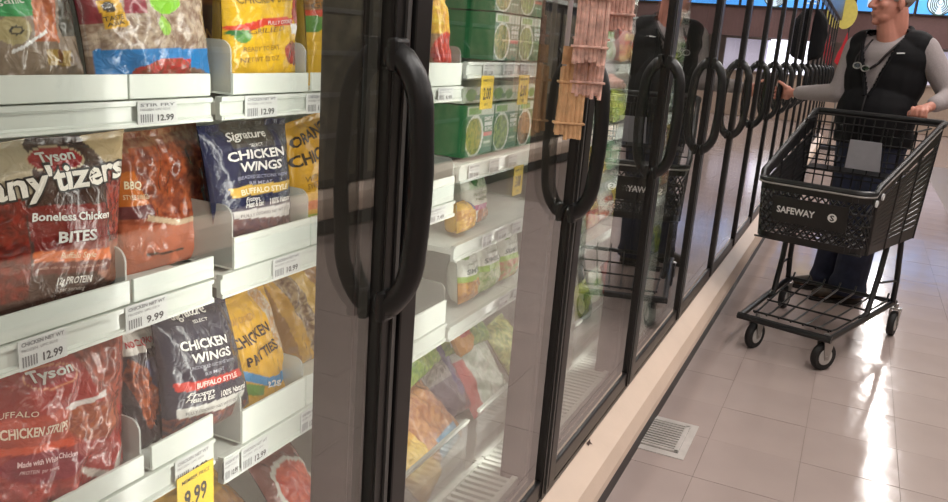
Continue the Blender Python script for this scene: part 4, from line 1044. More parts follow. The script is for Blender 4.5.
# dark pouches hanging beside a farther handle
M['pouch'] = mat('black_pouch', (12, 12, 14), .85, spec=.15, bump=.2, bscale=30)
def pouch(x, y, z0, z1, w, label):
    b = Bag([(x, y-w/2, z0), (x, y+w/2, z0), (x, y+w*.28, z1), (x, y-w*.28, z1)], front=.115, back=.01, seed=9, crease=.006, seal=.12)
    o = bag_object('hanging_pouch', b, (24, 24, 28), [], nu=24, nv=28, seed=9, material='pouch')
    tag(o, label, 'pouch')
    MB().box(.004, .006, y-.012, y+.012, z1-.06, 1.94).build('hang_strip', M['strip'], o)
    MB().tube([(.006, y, z1+.01), (x, y, z1+.012), (x, y, z1-.02)], .003, 6).build('hook', M['strip'], o)
    return o
pouch(.022, 7.88, 1.33, 1.82, .34, 'black pouch hanging in front of a freezer door beyond the shopper')

# ================================================================ shopping cart
M['cart'] = mat('black_cart_plastic', (21, 21, 22), .38, var=.1)
M['cart_tube'] = mat('black_cart_steel', (24, 24, 25), .3, var=.08)
M['rubber'] = mat('wheel_rubber', (28, 27, 27), .6)
M['hub'] = mat('grey_hub', (190, 186, 182), .4)
M['zinc'] = mat('zinc_fork', (172, 168, 164), .32, metal=.7)
M['rimgrey'] = mat('grey_rim_edge', (150, 146, 142), .3)
M['white_ink'] = mat('white_logo', (228, 228, 228), .5)
CO = Vector((.385, 3.80, 0)); CR = Vector((.9714, -.2376, 0)).normalized(); CB = Vector((.2376, .9714, 0)).normalized()
def cp(r, b, z): return CO+CR*r+CB*b+Vector((0, 0, z))
cart = empty('shopping_cart', cp(.0, .45, 0))
tag(cart, 'black plastic shopping cart held by the man in the vest', 'shopping cart')
def lerp(a, b, t): return a+(b-a)*t
# basket: a ruled box; s = 0 front .. 1 rear, h = 0 bottom .. 1 rim
def bw(s, h): return lerp(lerp(.232, .285, s), lerp(.240, .30, s), h)
def bb(s, h): return lerp(lerp(.03, .775, s), lerp(-.025, .86, s), h)
def bz(s, h): return lerp(lerp(.525, .515, s), lerp(.80, 1.075, s), h)
def side(sg, s, h): return cp(sg*bw(s, h), bb(s, h), bz(s, h))
def corner_r(sg, k, h, n=5):
    """rounded front corner"""
    t = math.pi/2*k/n; rad = .07
    w = bw(0, h)-rad; b = bb(0, h)+rad
    return cp(sg*(w+rad*math.sin(t)), b-rad*math.cos(t), bz(0, h))
def ring(h, full=True):
    """path round the basket at height fraction h: rear left -> front -> rear right"""
    p = [side(-1, s, h) for s in (1, .8, .6, .4, .2, .1)]
    p += [corner_r(-1, k, h) for k in range(5, -1, -1)]
    p += [corner_r(1, k, h) for k in range(0, 6)]
    p += [side(1, s, h) for s in (.1, .2, .4, .6, .8, 1)]
    return p
def sheet(mb, path_a, path_b, th=.004):
    """thin wall between two paths"""
    n = len(path_a)
    c = cp(0, .4, .7)
    for i in range(n-1):
        q = [path_a[i], path_a[i+1], path_b[i+1], path_b[i]]
        nr = (q[1]-q[0]).cross(q[3]-q[0]).normalized()*th
        mb.hexa([p-nr/2 for p in q]+[p+nr/2 for p in q])
MB().tube(ring(1.0), .013, 8).build('rim', M['cart'], cart, smooth=True)
MB().tube([p+(p-cp(0, .4, p.z)).normalized()*.012-Vector((0, 0, .012)) for p in ring(1.0)], .004, 6).build('rim_edge', M['rimgrey'], cart, smooth=True)
mb = MB(); sheet(mb, ring(.84), ring(.98)); mb.build('upper_band', M['cart'], cart)
mb = MB(); sheet(mb, ring(0), ring(.12)); mb.build('lower_band', M['cart'], cart)
# horizontal slats of the two side panels, each a wall strip with an open gap
for sg in (-1, 1):
    for k in range(13):
        h0 = .13+.053*k; mb = MB()
        ss = [.10, .25, .4, .55, .7, .85, 1.0]
        sheet(mb, [side(sg, s, h0) for s in ss], [side(sg, s, h0+.044) for s in ss], .005)
        mb.build('slat', M['cart'], cart)
    for s in (.1, .4, .7, 1.0):
        MB().tube([side(sg, s, h) for h in (0, .5, 1)], .007, 6).build('rib', M['cart'], cart)
# front panel: lattice round a solid logo plate
def fr_pt(u, h):
    """u -1..1 across the front including the rounded corners"""
    rad = .07; w = bw(0, h)-rad; b = bb(0, h)+rad
    arc = rad*math.pi/2; tot = w+arc
    d = abs(u)*tot; sg = 1 if u >= 0 else -1
    if d <= w: return cp(sg*d, b-rad, bz(0, h))
    t = (d-w)/rad
    return cp(sg*(w+rad*math.sin(t)), b-rad*math.cos(t), bz(0, h))
lat = MB()
for k in range(19):
    u = -1+2*k/18
    for dirn in (-1, 1):
        pts = [fr_pt(max(-1, min(1, u+dirn*.28*(h-.48)/.36)), h) for h in (.12, .3, .48, .66, .84)]
        lat.tube(pts, .0045, 5)
for h in (.3, .48, .66): lat.tube([fr_pt(-1+2*i/16, h) for i in range(17)], .005, 5)
lo = lat.build('front_lattice', M['cart'], cart); lo['kind'] = 'stuff'
pl = MB()
def off(p, d): return p-CB*d
us = [-.58+1.16*i/8 for i in range(9)]
for i in range(8):
    q = [fr_pt(us[i], .34), fr_pt(us[i+1], .34), fr_pt(us[i+1], .76), fr_pt(us[i], .76)]
    pl.hexa([off(p, .004) for p in q]+[off(p, .009) for p in q])
plate = pl.build('logo_plate', M['cart'], cart)
FU = (fr_pt(0, .7)-fr_pt(0, .3)).normalized(); FN = CR.cross(FU).normalized()
o = off(fr_pt(-.50, .50), .0125)
flat_text('SAFEWAY', 'b', o, CR, FU, .165, .030, M['white_ink'], plate)
lc = off(fr_pt(.36, .555), .0125)
em = MB()
em.lathe([(.019, 0), (.019, .001)], lc, FN if FN.dot(CB) < 0 else -FN, 20)
em.build('emblem', M['white_ink'], plate)
flat_text('S', 'b', lc-CR*.009-FU*.0125-CB*.002, CR, FU, .018, .025, M['cart'], plate)
# white round stickers on the right side and a small white mark
for s, h in ((.07, .80), (.15, .82)):
    p = side(1, s, h); nrm = (side(1, s+.05, h)-p).cross(side(1, s, h+.05)-p).normalized()
    MB().lathe([(.015, .004), (.015, .010)], p, nrm if nrm.dot(CR) > 0 else -nrm, 14).build('sticker', M['white_ink'], cart)
# basket floor, rear gate, child seat
fl = MB()
for k in range(11):
    r = -.2+.4*k/10
    fl.tube([cp(r*1.05, .04, .528), cp(r*1.3, .77, .519)], .0045, 5)
for k in range(9):
    s = k/8; fl.tube([cp(-bw(s, 0), bb(s, 0), bz(s, 0)+.004), cp(bw(s, 0), bb(s, 0), bz(s, 0)+.004)], .0045, 5)
f_ = fl.build('basket_floor', M['cart'], cart); f_['kind'] = 'stuff'
g = MB()
for k in range(13):
    u = -1+2*k/12
    g.tube([cp(u*.28, .77, .52), cp(u*.29, .84, 1.06)], .004, 5)
for k in range(8):
    t = k/7; w = lerp(.28, .295, t)
    g.tube([cp(-w, lerp(.77, .84, t), lerp(.52, 1.06, t)), cp(w, lerp(.77, .84, t), lerp(.52, 1.06, t))], .004, 5)
g_ = g.build('rear_gate', M['cart_tube'], cart); g_['kind'] = 'stuff'
cs = MB()
for k in range(9):
    u = -1+2*k/8
    cs.tube([cp(u*.24, .60, .80), cp(u*.25, .56, 1.04)], .0035, 5)
for z, b in ((.80, .60), (.88, .587), (.96, .573), (1.04, .56)):
    cs.tube([cp(-.245, b, z), cp(.245, b, z)], .0035, 5)
for sg in (-1, 1): cs.tube([cp(sg*.245, .56, 1.04), cp(sg*.265, .78, 1.05)], .005, 6)
cs_ = cs.build('child_seat_frame', M['cart_tube'], cart); cs_['kind'] = 'stuff'
MB().hexa([cp(-.04, .59, .83), cp(.12, .59, .83), cp(.12, .60, .83), cp(-.04, .60, .83), cp(-.03, .56, .97), cp(.11, .56, .97), cp(.11, .57, .97), cp(-.03, .57, .97)]).build('child_seat_flap', mat('grey_seat_flap', (172, 170, 176), .5), cart)
MB().hexa([cp(-.23, .60, .80), cp(.23, .60, .80), cp(.25, .79, .80), cp(-.25, .79, .80), cp(-.23, .60, .808), cp(.23, .60, .808), cp(.25, .79, .808), cp(-.25, .79, .808)]).build('child_seat_base', M['cart'], cart)
MB().tube([cp(-.30, .90, 1.075), cp(.30, .90, 1.075)], .0155, 12).build('push_handle', M['cart'], cart, smooth=True)
for sg in (-1, 1):
    MB().tube([cp(sg*.30, .82, 1.06), cp(sg*.305, .87, 1.072), cp(sg*.30, .90, 1.075)], .014, 8).build('handle_bracket', M['cart'], cart, smooth=True)
# chassis
ZB = .155
FLb, FRb = cp(-.215, -.03, ZB), cp(.155+.0, -.03, ZB)
FLb, FRb = cp(-.215, -.03, ZB), cp(.185, -.04, ZB)
RLb, RRb = cp(-.265, .80, ZB+.02), cp(.265, .80, ZB+.02)
MB().tube([RLb, FLb], .014, 8).build('base_rail', M['cart_tube'], cart, smooth=True)
MB().tube([RRb, FRb], .014, 8).build('base_rail', M['cart_tube'], cart, smooth=True)
MB().tube([FLb-CR*.012, FRb+CR*.012], .0165, 8).build('front_bar', M['cart_tube'], cart, smooth=True)
MB().tube([RLb, RRb], .011, 8).build('rear_bar', M['cart_tube'], cart, smooth=True)
for sg in (-1, 1):
    MB().tube([cp(sg*.215, .36, ZB+.012), cp(sg*.222, .42, ZB+.03), cp(sg*.228, .49, .36), cp(sg*.232, .52, .525)], .0135, 8).build('post', M['cart_tube'], cart, smooth=True)
    MB().tube([cp(sg*.262, .76, ZB+.02), cp(sg*.264, .735, .30), cp(sg*.255, .69, .52)], .0135, 8).build('post', M['cart_tube'], cart, smooth=True)
    MB().tube([cp(sg*.23, .52, .32), cp(sg*.263, .72, .30)], .006, 6).build('side_brace', M['cart_tube'], cart)
for k in range(7):
    u = -1+2*k/6
    MB().tube([cp(u*.165, .01, ZB+.02), cp(u*.175, .10, ZB+.012), cp(u*.235, .74, ZB+.028), cp(u*.235, .775, ZB+.06)], .005, 6).build('rack_wire', M['cart_tube'], cart)
for b in (.02, .26, .50, .76):
    w = .175+.085*b
    MB().tube([cp(-w, b, ZB+.022), cp(w, b, ZB+.022)], .005, 6).build('rack_wire', M['cart_tube'], cart)
def caster(r, b, ang, big=.064):
    d = Vector((math.cos(ang), math.sin(ang), 0))          # wheel axis
    c = cp(r, b, big)
    w = MB().lathe([(big*.62, -.014), (big*.92, -.016), (big, -.009), (big, .009), (big*.92, .016), (big*.62, .014)], c, d, 24).build('wheel', M['rubber'], cart, smooth=True)
    MB().lathe([(.012, -.019), (big*.58, -.016), (big*.62, -.012), (big*.62, .012), (big*.58, .016), (.012, .019)], c, d, 20).build('hub', M['hub'], w, smooth=True)
    MB().lathe([(.008, -.026), (.008, .026)], c, d, 10).build('axle', M['zinc'], w)
    f = Vector((-d.y, d.x, 0))
    for sg in (-1, 1):
        o = c+d*sg*.022
        MB().hexa([o-f*.012-d*.0015-Vector((0, 0, .012)), o+f*.012-d*.0015-Vector((0, 0, .012)), o+f*.012+d*.0015-Vector((0, 0, .012)), o-f*.012+d*.0015-Vector((0, 0, .012)),
                   o-f*.03-d*.0015+Vector((0, 0, .077)), o+f*.03-d*.0015+Vector((0, 0, .077)), o+f*.03+d*.0015+Vector((0, 0, .077)), o-f*.03+d*.0015+Vector((0, 0, .077))]).build('fork', M['zinc'], cart)
    q = c+Vector((0, 0, .074))
    MB().lathe([(.026, 0), (.026, .008), (.011, .01), (.011, .03)], q, (0, 0, 1), 14).build('swivel', M['zinc'], cart)
caster(-.155, .03, -.45)
caster(.165, .0, -.72)
caster(-.275, .80, -.24)
caster(.275, .80, -.24)

# ================================================================ far end of the store
M['signframe'] = mat('dark_sign_frame', (38, 36, 40), .5)
def sign_panel(x0, x1, y, z0, z1, label, logo=False):
    t = empty('menu_board', ((x0+x1)/2, y, z0)); tag(t, label, 'sign', 'blue menu boards')
    MB().box(x0, x1, y, y+.06, z0, z1, .006).build('board_frame', M['signframe'], t)
    MB().box(x0+.02, x1-.02, y-.004, y, z0+.03, z1-.02).build('lit_face', M['signblue'], t)
    w = x1-x0
    if logo:
        c = Vector((x0+w*.37, y-.006, z0+.26))
        MB().lathe([(.25, 0), (.25, .002)], c, (0, -1, 0), 36).build('emblem_disc', M['emblem_green'], t)
        MB().lathe([(.225, .002), (.225, .004)], c, (0, -1, 0), 36).build('emblem_ring', M['emblem_white'], t)
        em = MB()
        for sg in (-1, 1):      # wavy locks either side of an oval face
            for k in range(4):
                rr = .075+.036*k
                em.tube([c+Vector((sg*rr*math.cos(a), -.006, -.01+rr*1.15*math.sin(a))) for a in [(-1.2+2.3*i/8) for i in range(9)]], .010, 5)
        em.tube([c+Vector((.045*math.cos(a), -.006, .02+.055*math.sin(a))) for a in [2*math.pi*i/14 for i in range(14)]], .006, 5, closed=True)
        em.prism([(c.x-.05, c.z+.09), (c.x-.055, c.z+.14), (c.x-.02, c.z+.115), (c.x, c.z+.16), (c.x+.02, c.z+.115), (c.x+.055, c.z+.14), (c.x+.05, c.z+.09)], 'y', c.y-.009, c.y-.004)
        e_ = em.build('emblem_figure', M['emblem_green'], t); e_['kind'] = 'stuff'
    else:
        MB().box(x0+w*.2, x0+w*.5, y-.007, y-.004, z0+.12, z0+.3, .001).build('picture', M['emblem_white'], t)
        MB().box(x0+w*.6, x0+w*.85, y-.007, y-.004, z0+.2, z0+.24, .001).build('text_block', M['emblem_white'], t)
        MB().box(x0+w*.6, x0+w*.8, y-.007, y-.004, z0+.12, z0+.15, .001).build('text_block', M['emblem_white'], t)
M['signblue'] = mat('lit_blue_board', (70, 150, 225), .4, emit=(70, 150, 235), estr=1.0)
M['emblem_green'] = mat('emblem_green', (46, 84, 76), .5)
M['emblem_white'] = mat('emblem_white', (205, 222, 235), .5, emit=(190, 215, 240), estr=.6)
YS = 20.0
LB = ['blue lit menu board at the end over the freezer row', 'blue lit menu board whose edge shows beside the man', 'blue lit menu board with a round green emblem', 'blue lit menu board next to the emblem board', 'blue lit menu board at the far end of the counter', 'blue lit menu board last along the counter']
for i in range(6):
    x0 = -1.15+1.17*i
    sign_panel(x0, x0+1.15, YS, 2.44, 3.2, LB[i], i == 2)
cb = empty('cafe_counter', (2.0, 20.6, 0))
tag(cb, 'coffee counter with a bright display case under the blue boards', 'counter')
MB().box(-1.2, 5.2, 20.3, 20.9, 0, 1.0, .01).build('counter_body', M['wall'], cb)
MB().box(-1.2, 5.2, 20.25, 20.95, 1.0, 1.04, .006).build('counter_top', mat('counter_stone', (160, 148, 138), .3), cb)
MB().box(.75, 1.6, 20.4, 20.9, 1.04, 1.78, .01).build('display_case', mat('bright_display', (235, 235, 240), .4, emit=(240, 240, 255), estr=2.5), cb)
MB().box(1.65, 2.6, 20.45, 20.9, 1.04, 1.75, .01).build('display_case', mat('lilac_display', (200, 196, 215), .4, emit=(205, 200, 225), estr=.45), cb)
bk = MB().box(-1.28, 5.8, 20.08, 20.3, 1.8, 3.4).build('trim_1', M['brownwall'])
structure(bk)
# red stand and yellow round sign past the end of the freezer row
rs = empty('display_stand', (.13, 14.32, 0)); tag(rs, 'stand with a red pointed board and a yellow rounded sign past the freezer row', 'display stand')
MB().tube([(.13, 14.32, .05), (.13, 14.32, 1.35)], .015, 8).build('stand_post', M['steel'], rs)
MB().prism([(.0, 1.36), (.07, 1.3), (.14, 1.36), (.16, 1.55), (.12, 1.82), (.07, 1.6), (.03, 1.5)], 'y', 14.30, 14.34).build('stand_board', mat('red_board', (190, 30, 45), .4), rs)
MB().box(.0, .26, 14.2, 14.45, 0, .05, .01).build('stand_foot', M['signframe'], rs)
MB().prism([(.04+.17*math.cos(a)*(.7 if math.cos(a) < 0 else 1), 2.10+.24*math.sin(a)) for a in [2*math.pi*k/24 for k in range(24)]], 'y', 14.36, 14.4).build('sign_face', mat('yellow_board', (226, 214, 110), .5), rs)
MB().tube([(.13, 14.38, .05), (.13, 14.38, 1.9)], .012, 8).build('sign_post', M['signframe'], rs)

# ================================================================ freezer case across the aisle (seen only in the door glass)
OX = AISLE_W
opp = empty('opposite_freezer_case', (OX+.4, 4.5, 0))
tag(opp, 'freezer case with dark doors and cream bumper across the aisle', 'freezer')
oa, ob = -.6, 17.2
MB().box(OX+.06, OX+.9, oa, ob, .0, 1.72).build('case_body', M['mullion'], opp)
MB().prism([(OX+.06, .09), (OX+.06, .285), (OX, .285), (OX-.055, .25), (OX-.07, .2), (OX-.07, .13), (OX-.02, .10)], 'y', oa, ob).build('bumper', M['cream'], opp)
MB().box(OX+.0, OX+.06, oa, ob, 0, .12).build('kick_plate', M['kick'], opp)
M['oppdoor'] = mat('dim_door_panel', (112, 106, 88), .35, var=.5, vscale=9)
for k in range(24):
    a = oa+.02+k*.77
    if a+.74 > ob: break
    d = MB().box(OX+.03, OX+.06, a, a+.74, .3, 1.68, .004).build('door', M['black'], opp)
    MB().box(OX+.026, OX+.03, a+.05, a+.69, .35, 1.63).build('door_panel', M['oppdoor'], d)
    for zz in (.62, .88, 1.14, 1.40): MB().box(OX+.02, OX+.026, a+.05, a+.69, zz, zz+.03).build('shelf_edge', M['steel'], d)
    MB().tube([(OX+.03, a+.70, 1.28), (OX-.02, a+.70, 1.22), (OX-.02, a+.70, 1.04), (OX+.03, a+.70, .98)], .012, 8).build('handle', M['handle'], d)
MB().box(OX+.0, OX+.92, oa, ob, 1.72, 1.76).build('top_cap', M['rail'], opp)
M['redbox'] = mat('red_carton', (176, 52, 48), .5)
for k in range(5):
    y = 4.6+k*.72
    t = MB().box(OX+.08, OX+.5, y, y+.66, 1.762, 1.762+.34, .006).build('overstock_carton', M['redbox'])
    tag(t, 'red carton stored on top of the freezer across the aisle', 'carton', 'red cartons on the opposite freezer')
    MB().box(OX+.08-.001, OX+.08, y+.1, y+.56, 1.84, 1.98).build('carton_label', M['tag'], t)
# ================================================================ the man with the cart
class Blob:
    """closed shapes fused into one skin by a voxel remesh"""
    def __init__(s): s.mb = MB()
    def cap(s, a, b, r1, r2, n=14):
        a, b = Vector(a), Vector(b); L = (b-a).length; ax = (b-a).normalized()
        prof = [(max(.0004, r1*math.sin(t)), -r1*math.cos(t)) for t in [math.pi/2*k/4 for k in range(0, 4)]]
        prof += [(r1, 0), (r2, L)]
        prof += [(max(.0004, r2*math.cos(t)), L+r2*math.sin(t)) for t in [math.pi/2*k/4 for k in range(1, 5)]]
        s.mb.lathe(prof, a, ax, n); return s
    def chain(s, pts, rs):
        for i in range(len(pts)-1): s.cap(pts[i], pts[i+1], rs[i], rs[i+1])
        return s
    def ell(s, c, r, ax=None, n=18, m=12):
        """ellipsoid; ax = (forward, left) unit axes for r = (forward, left, up)"""
        c = Vector(c)
        f, l = (Vector((0, -1, 0)), Vector((1, 0, 0))) if ax is None else (Vector(ax[0]), Vector(ax[1]))
        u = l.cross(f) if l.cross(f).z > 0 else f.cross(l)
        vs = []; fs = []
        for i in range(m+1):
            t = math.pi*i/m
            t = min(max(t, .02), math.pi-.02)
            for k in range(n):
                p = 2*math.pi*k/n
                vs.append(c+f*(r[0]*math.sin(t)*math.cos(p))+l*(r[1]*math.sin(t)*math.sin(p))+u*(r[2]*math.cos(t)))
        for i in range(m):
            for k in range(n): fs.append((i*n+k, i*n+(k+1) % n, (i+1)*n+(k+1) % n, (i+1)*n+k))
        fs.append(tuple(range(n-1, -1, -1))); fs.append(tuple(m*n+k for k in range(n)))
        s.mb.add(vs, fs); return s
    def mesh(s, voxel=.008, smooth=6, cut=None):
        o = s.mb.build('blob', None, origin=(0, 0, 0)); o.location = (0, 0, 0)
        r = o.modifiers.new('r', 'REMESH'); r.mode = 'VOXEL'; r.voxel_size = voxel; r.use_smooth_shade = True
        q = o.modifiers.new('s', 'SMOOTH'); q.iterations = smooth; q.factor = .5
        bpy.context.view_layer.update()
        me = bpy.data.meshes.new_from_object(o.evaluated_get(bpy.context.evaluated_depsgraph_get()))
        bpy.data.objects.remove(o)
        if cut:
            bm = bmesh.new(); bm.from_mesh(me)
            bmesh.ops.delete(bm, geom=[f for f in bm.faces if cut(f.calc_center_median())], context='FACES')
            bmesh.ops.delete(bm, geom=[v for v in bm.verts if not v.link_faces], context='VERTS')
            bm.to_mesh(me); bm.free()
        return me
def mesh_part(me, name, m, parent, thick=0.0):
    me.name = name
    o0 = wpos(parent)
    me.transform(Matrix.Translation(-o0))
    me.materials.clear(); me.materials.append(m)
    me.polygons.foreach_set('use_smooth', [True]*len(me.polygons))
    o = bpy.data.objects.new(name, me); COL.objects.link(o); o.parent = parent
    if thick:
        sd = o.modifiers.new('thick', 'SOLIDIFY'); sd.thickness = thick; sd.offset = 1
    return o
M['skin'] = mat('skin', (190, 128, 110), .5, var=.10, vscale=18, bump=.05, bscale=200)
M['shirt'] = mat('grey_knit', (152, 142, 142), .85, var=.12, vscale=250, bump=.1, bscale=300)
M['vest'] = mat('black_vest', (15, 14, 17), .8, var=.15, vscale=15, bump=.25, bscale=14, spec=.25)
M['jeans'] = mat('dark_jeans', (30, 36, 58), .8, var=.2, vscale=30, bump=.3, bscale=22)
M['shoe'] = mat('brown_shoe', (62, 50, 38), .55, var=.25, vscale=40)
M['sole'] = mat('shoe_sole', (28, 26, 25), .6)
M['hair'] = mat('grey_hair', (150, 140, 132), .7, var=.3, vscale=120, bump=.6, bscale=160)
M['cord'] = mat('black_cord', (30, 22, 24), .5)
M['lens'] = glass_mat('spectacle_lens', (.75, .75, .78), .06)

man = empty('person', (.585, 5.06, 0))
tag(man, 'person in a black vest and grey sweater reaching for a freezer door handle', 'person')
TF = Vector((-.33, -.944, 0)).normalized(); TL = Vector((.944, -.33, 0)).normalized()   # torso forward / his left
HF = Vector((-.86, -.51, 0)).normalized(); HL = Vector((.51, -.86, 0)).normalized()     # head forward / left
TX = (TF, TL)
PC = Vector((.595, 5.08, 0))       # torso axis
def tp(f, l, z): return PC+TF*f+TL*l+Vector((0, 0, z))
RSH, LSH = tp(-.01, -.175, 1.415), tp(-.01, .175, 1.425)
REL, RWR = Vector((.375, 5.10, 1.165)), Vector((.150, 5.295, 1.135))
LEL, LWR = Vector((.925, 4.99, 1.195)), Vector((.838, 4.80, 1.150))
HY = J(6)-.044; HX = .047
RH = Vector((.085, HY-.012, 1.128))
LH = Vector((.785, 4.735, 1.118))
HIPR, HIPL = tp(0, -.085, .93), tp(0, .085, .93)
KNR, KNL = Vector((.53, 5.13, .50)), Vector((.635, 5.02, .50))
ANR, ANL = Vector((.50, 5.20, .085)), Vector((.615, 4.985, .085))
FD = Vector((-.93, -.36, 0)).normalized()
HC = tp(.045, -.02, 1.654)         # head centre
def hp(f, l, z): return HC+HF*f+HL*l+Vector((0, 0, z))
HXs = (HF, HL)
def torso(bl, g=0.0, top=True):
    bl.ell(tp(0, 0, 1.26), (.125+g, .185+g, .20+g), TX)
    bl.ell(tp(.01, 0, 1.36), (.105+g, .19+g, .11+g), TX)
    bl.ell(tp(.025, 0, 1.06), (.14+g, .18+g, .19+g), TX)
    bl.ell(tp(.0, 0, .94), (.125+g, .18+g, .13+g), TX)
    bl.cap(tp(-.005, -.13, 1.425), tp(-.005, .13, 1.432), .058+g, .058+g)
def right_hand(b):
    # palm beside the bow, four fingers wrapped round it, thumb on the near side
    b.cap(RWR, RH+Vector((.012, -.012, .0)), .024, .026)
    b.ell(RH+Vector((.008, -.012, 0)), (.036, .018, .044), ((Vector((-.75, .66, 0))).normalized(), Vector((.66, .75, 0)).normalized()))
    for k, (dz, ln) in enumerate(((.033, .95), (.012, 1.0), (-.010, .97), (-.031, .85))):
        z = RH.z+dz
        a = Vector((HX+.036, HY-.012, z)); c = Vector((HX+.012*ln, HY+.027, z-.002)); d = Vector((HX-.018*ln, HY+.020, z-.006)); e = Vector((HX-.026, HY-.004, z-.008))
        b.chain([a, c, d, e], [.0098, .0092, .0085, .0078])
    b.chain([RH+Vector((.012, -.02, .022)), Vector((HX+.016, HY-.034, RH.z+.048)), Vector((HX-.012, HY-.026, RH.z+.062))], [.0125, .0105, .009])
def left_hand(b):
    b.cap(LWR, LH+Vector((.018, .02, .012)), .024, .026)
    b.ell(LH+Vector((.006, .008, .012)), (.044, .04, .019), (Vector((-.45, -.89, 0)).normalized(), Vector((.89, -.45, 0)).normalized()))
    ax = CR
    for k in range(4):
        o = LH+ax*(-.034+.022*k)
        ln = (.85, .97, 1.0, .92)[k]
        a = o+Vector((-.008, -.018, .012)); c = o-CB*(.045*ln)+Vector((0, 0, .004)); d = o-CB*(.05*ln)+Vector((0, 0, -.022)); e = o-CB*.026+Vector((0, 0, -.036))
        b.chain([a, c, d, e], [.0102, .0096, .0088, .008])
    b.chain([LH+ax*(-.03)+Vector((0, .02, .0)), LH+ax*(-.052)+CB*.004+Vector((0, 0, -.012)), LH+ax*(-.05)-CB*.022+Vector((0, 0, -.026))], [.0125, .011, .009])
def head(b):
    b.ell(hp(-.012, 0, .035), (.098, .077, .088), HXs)          # cranium
    b.ell(hp(.022, 0, -.03), (.074, .064, .09), HXs)            # face
    b.ell(hp(.04, 0, -.078), (.047, .056, .038), HXs)           # jaw
    b.ell(hp(.072, 0, -.105), (.020, .022, .018), HXs)          # chin
    b.ell(hp(.085, 0, .032), (.014, .05, .012), HXs)            # brow
    b.chain([hp(.093, 0, .018), hp(.108, 0, -.006), hp(.117, 0, -.026)], [.008, .011, .0145])   # nose
    for s in (-1, 1):
        b.ell(hp(.105, s*.013, -.030), (.010, .009, .008), HXs)
        b.ell(hp(.062, s*.04, -.022), (.026, .022, .022), HXs)  # cheek
        b.ell(hp(-.008, s*.079, -.012), (.018, .008, .033), (HF, HL))   # ear
    b.ell(hp(.091, 0, -.058), (.012, .024, .006), HXs)          # lips
    b.ell(hp(.089, 0, -.069), (.011, .021, .007), HXs)
    b.chain([hp(-.03, 0, -.05), tp(-.01, 0, 1.46)], [.066, .075])
    b.chain([hp(.012, 0, -.085), tp(.025, 0, 1.43)], [.05, .06])
bd = Blob()
head(bd)
torso(bd, -.006)
bd.chain([RSH, REL, RWR], [.052, .04, .026]); bd.chain([LSH, LEL, LWR], [.052, .04, .026])
right_hand(bd); left_hand(bd)
bd.chain([HIPR, KNR, ANR], [.082, .056, .04]); bd.chain([HIPL, KNL, ANL], [.082, .056, .04])
for an in (ANR, ANL): bd.cap(an-Vector((0, 0, .035)), an+FD*.15-Vector((0, 0, .052)), .034, .028)
mesh_part(bd.mesh(.0055, 3), 'body', M['skin'], man)

sh = Blob(); torso(sh, .008)
sh.chain([RSH, REL+Vector((.005, .01, -.005)), RWR.lerp(REL, .08)], [.068, .056, .040])
sh.chain([LSH, LEL, LWR.lerp(LEL, .06)], [.068, .058, .040])
sh.ell(RWR.lerp(REL, .12), (.042, .042, .042)); sh.ell(LWR.lerp(LEL, .12), (.043, .043, .043))
sh.cap(tp(-.01, 0, 1.44), tp(.0, -.005, 1.482), .080, .070)
mesh_part(sh.mesh(.008, 4, cut=lambda c: (c-tp(0, -.005, c.z)).length < .062 and c.z > 1.485), 'sweater', M['shirt'], man)

# vest: torso shell, open V at the front, armholes, standing collar
vs = Blob(); torso(vs, .026)
vs.cap(tp(-.035, -.06, 1.47), tp(-.035, .06, 1.475), .05, .05)
vs.cap(tp(.0, -.09, 1.455), tp(-.03, -.06, 1.50), .03, .025); vs.cap(tp(.0, .09, 1.46), tp(-.03, .07, 1.51), .032, .028)
def vest_cut(c):
    d = c-PC; f = d.dot(TF); l = d.dot(TL); z = c.z
    if z < .90: return True
    if f > .02 and z > 1.165 and abs(l+.015) < .085*(z-1.165)/.27: return True       # V opening
    if z > 1.44 and f > -.035 and abs(l+.005) < .078: return True                     # neckline
    if z > 1.49 and abs(l) < .06: return True
    for s in (RSH, LSH):
        w = c-s
        if abs(l) > .205 and abs(w.z+.03) < .10 and abs(w.dot(TF)) < .075: return True  # armholes
    return False
ve = mesh_part(vs.mesh(.008, 5, cut=vest_cut), 'vest', M['vest'], man, .006)
def vsurf(l, z, g=.036):
    """point in front of the vest at lateral l, height z"""
    best = 0
    for c0, rf, rl, rz in ((1.26, .125, .185, .2), (1.06, .14, .18, .19), (1.36, .105, .19, .11), (.94, .125, .18, .13)):
        t = 1-(l/(rl+g))**2-((z-c0)/(rz+g))**2
        if t > 0: best = max(best, (rf+g)*math.sqrt(t)+(.025 if c0 == 1.06 else .01 if c0 == 1.36 else 0))
    return tp(best, l, z)
MB().tube([vsurf(-.015, z) for z in (1.165, 1.12, 1.07, 1.02, .97, .93)], .004, 6).build('zipper', M['cord'], ve)
MB().tube([vsurf(.085+.006*k, 1.392+.0006*k, .040) for k in range(7)], .0035, 6).build('chest_emblem', M['white_ink'], ve)
for sg in (-1, 1):
    MB().tube([vsurf(sg*(.012+.085*t)-.015, 1.165+.27*t, .036) for t in (0, .2, .4, .6, .8, 1.0)], .007, 6).build('lapel_edge', M['vest'], ve, smooth=True)

MB().tube([tp(.055*math.cos(t)*1.5-.02, .098*math.sin(t), 1.478+.02*(1-math.cos(t))*.8) for t in [math.radians(55+250*k/16) for k in range(17)]], .010, 8, ry=.03, upv=None).build('collar', M['vest'], ve, smooth=True)
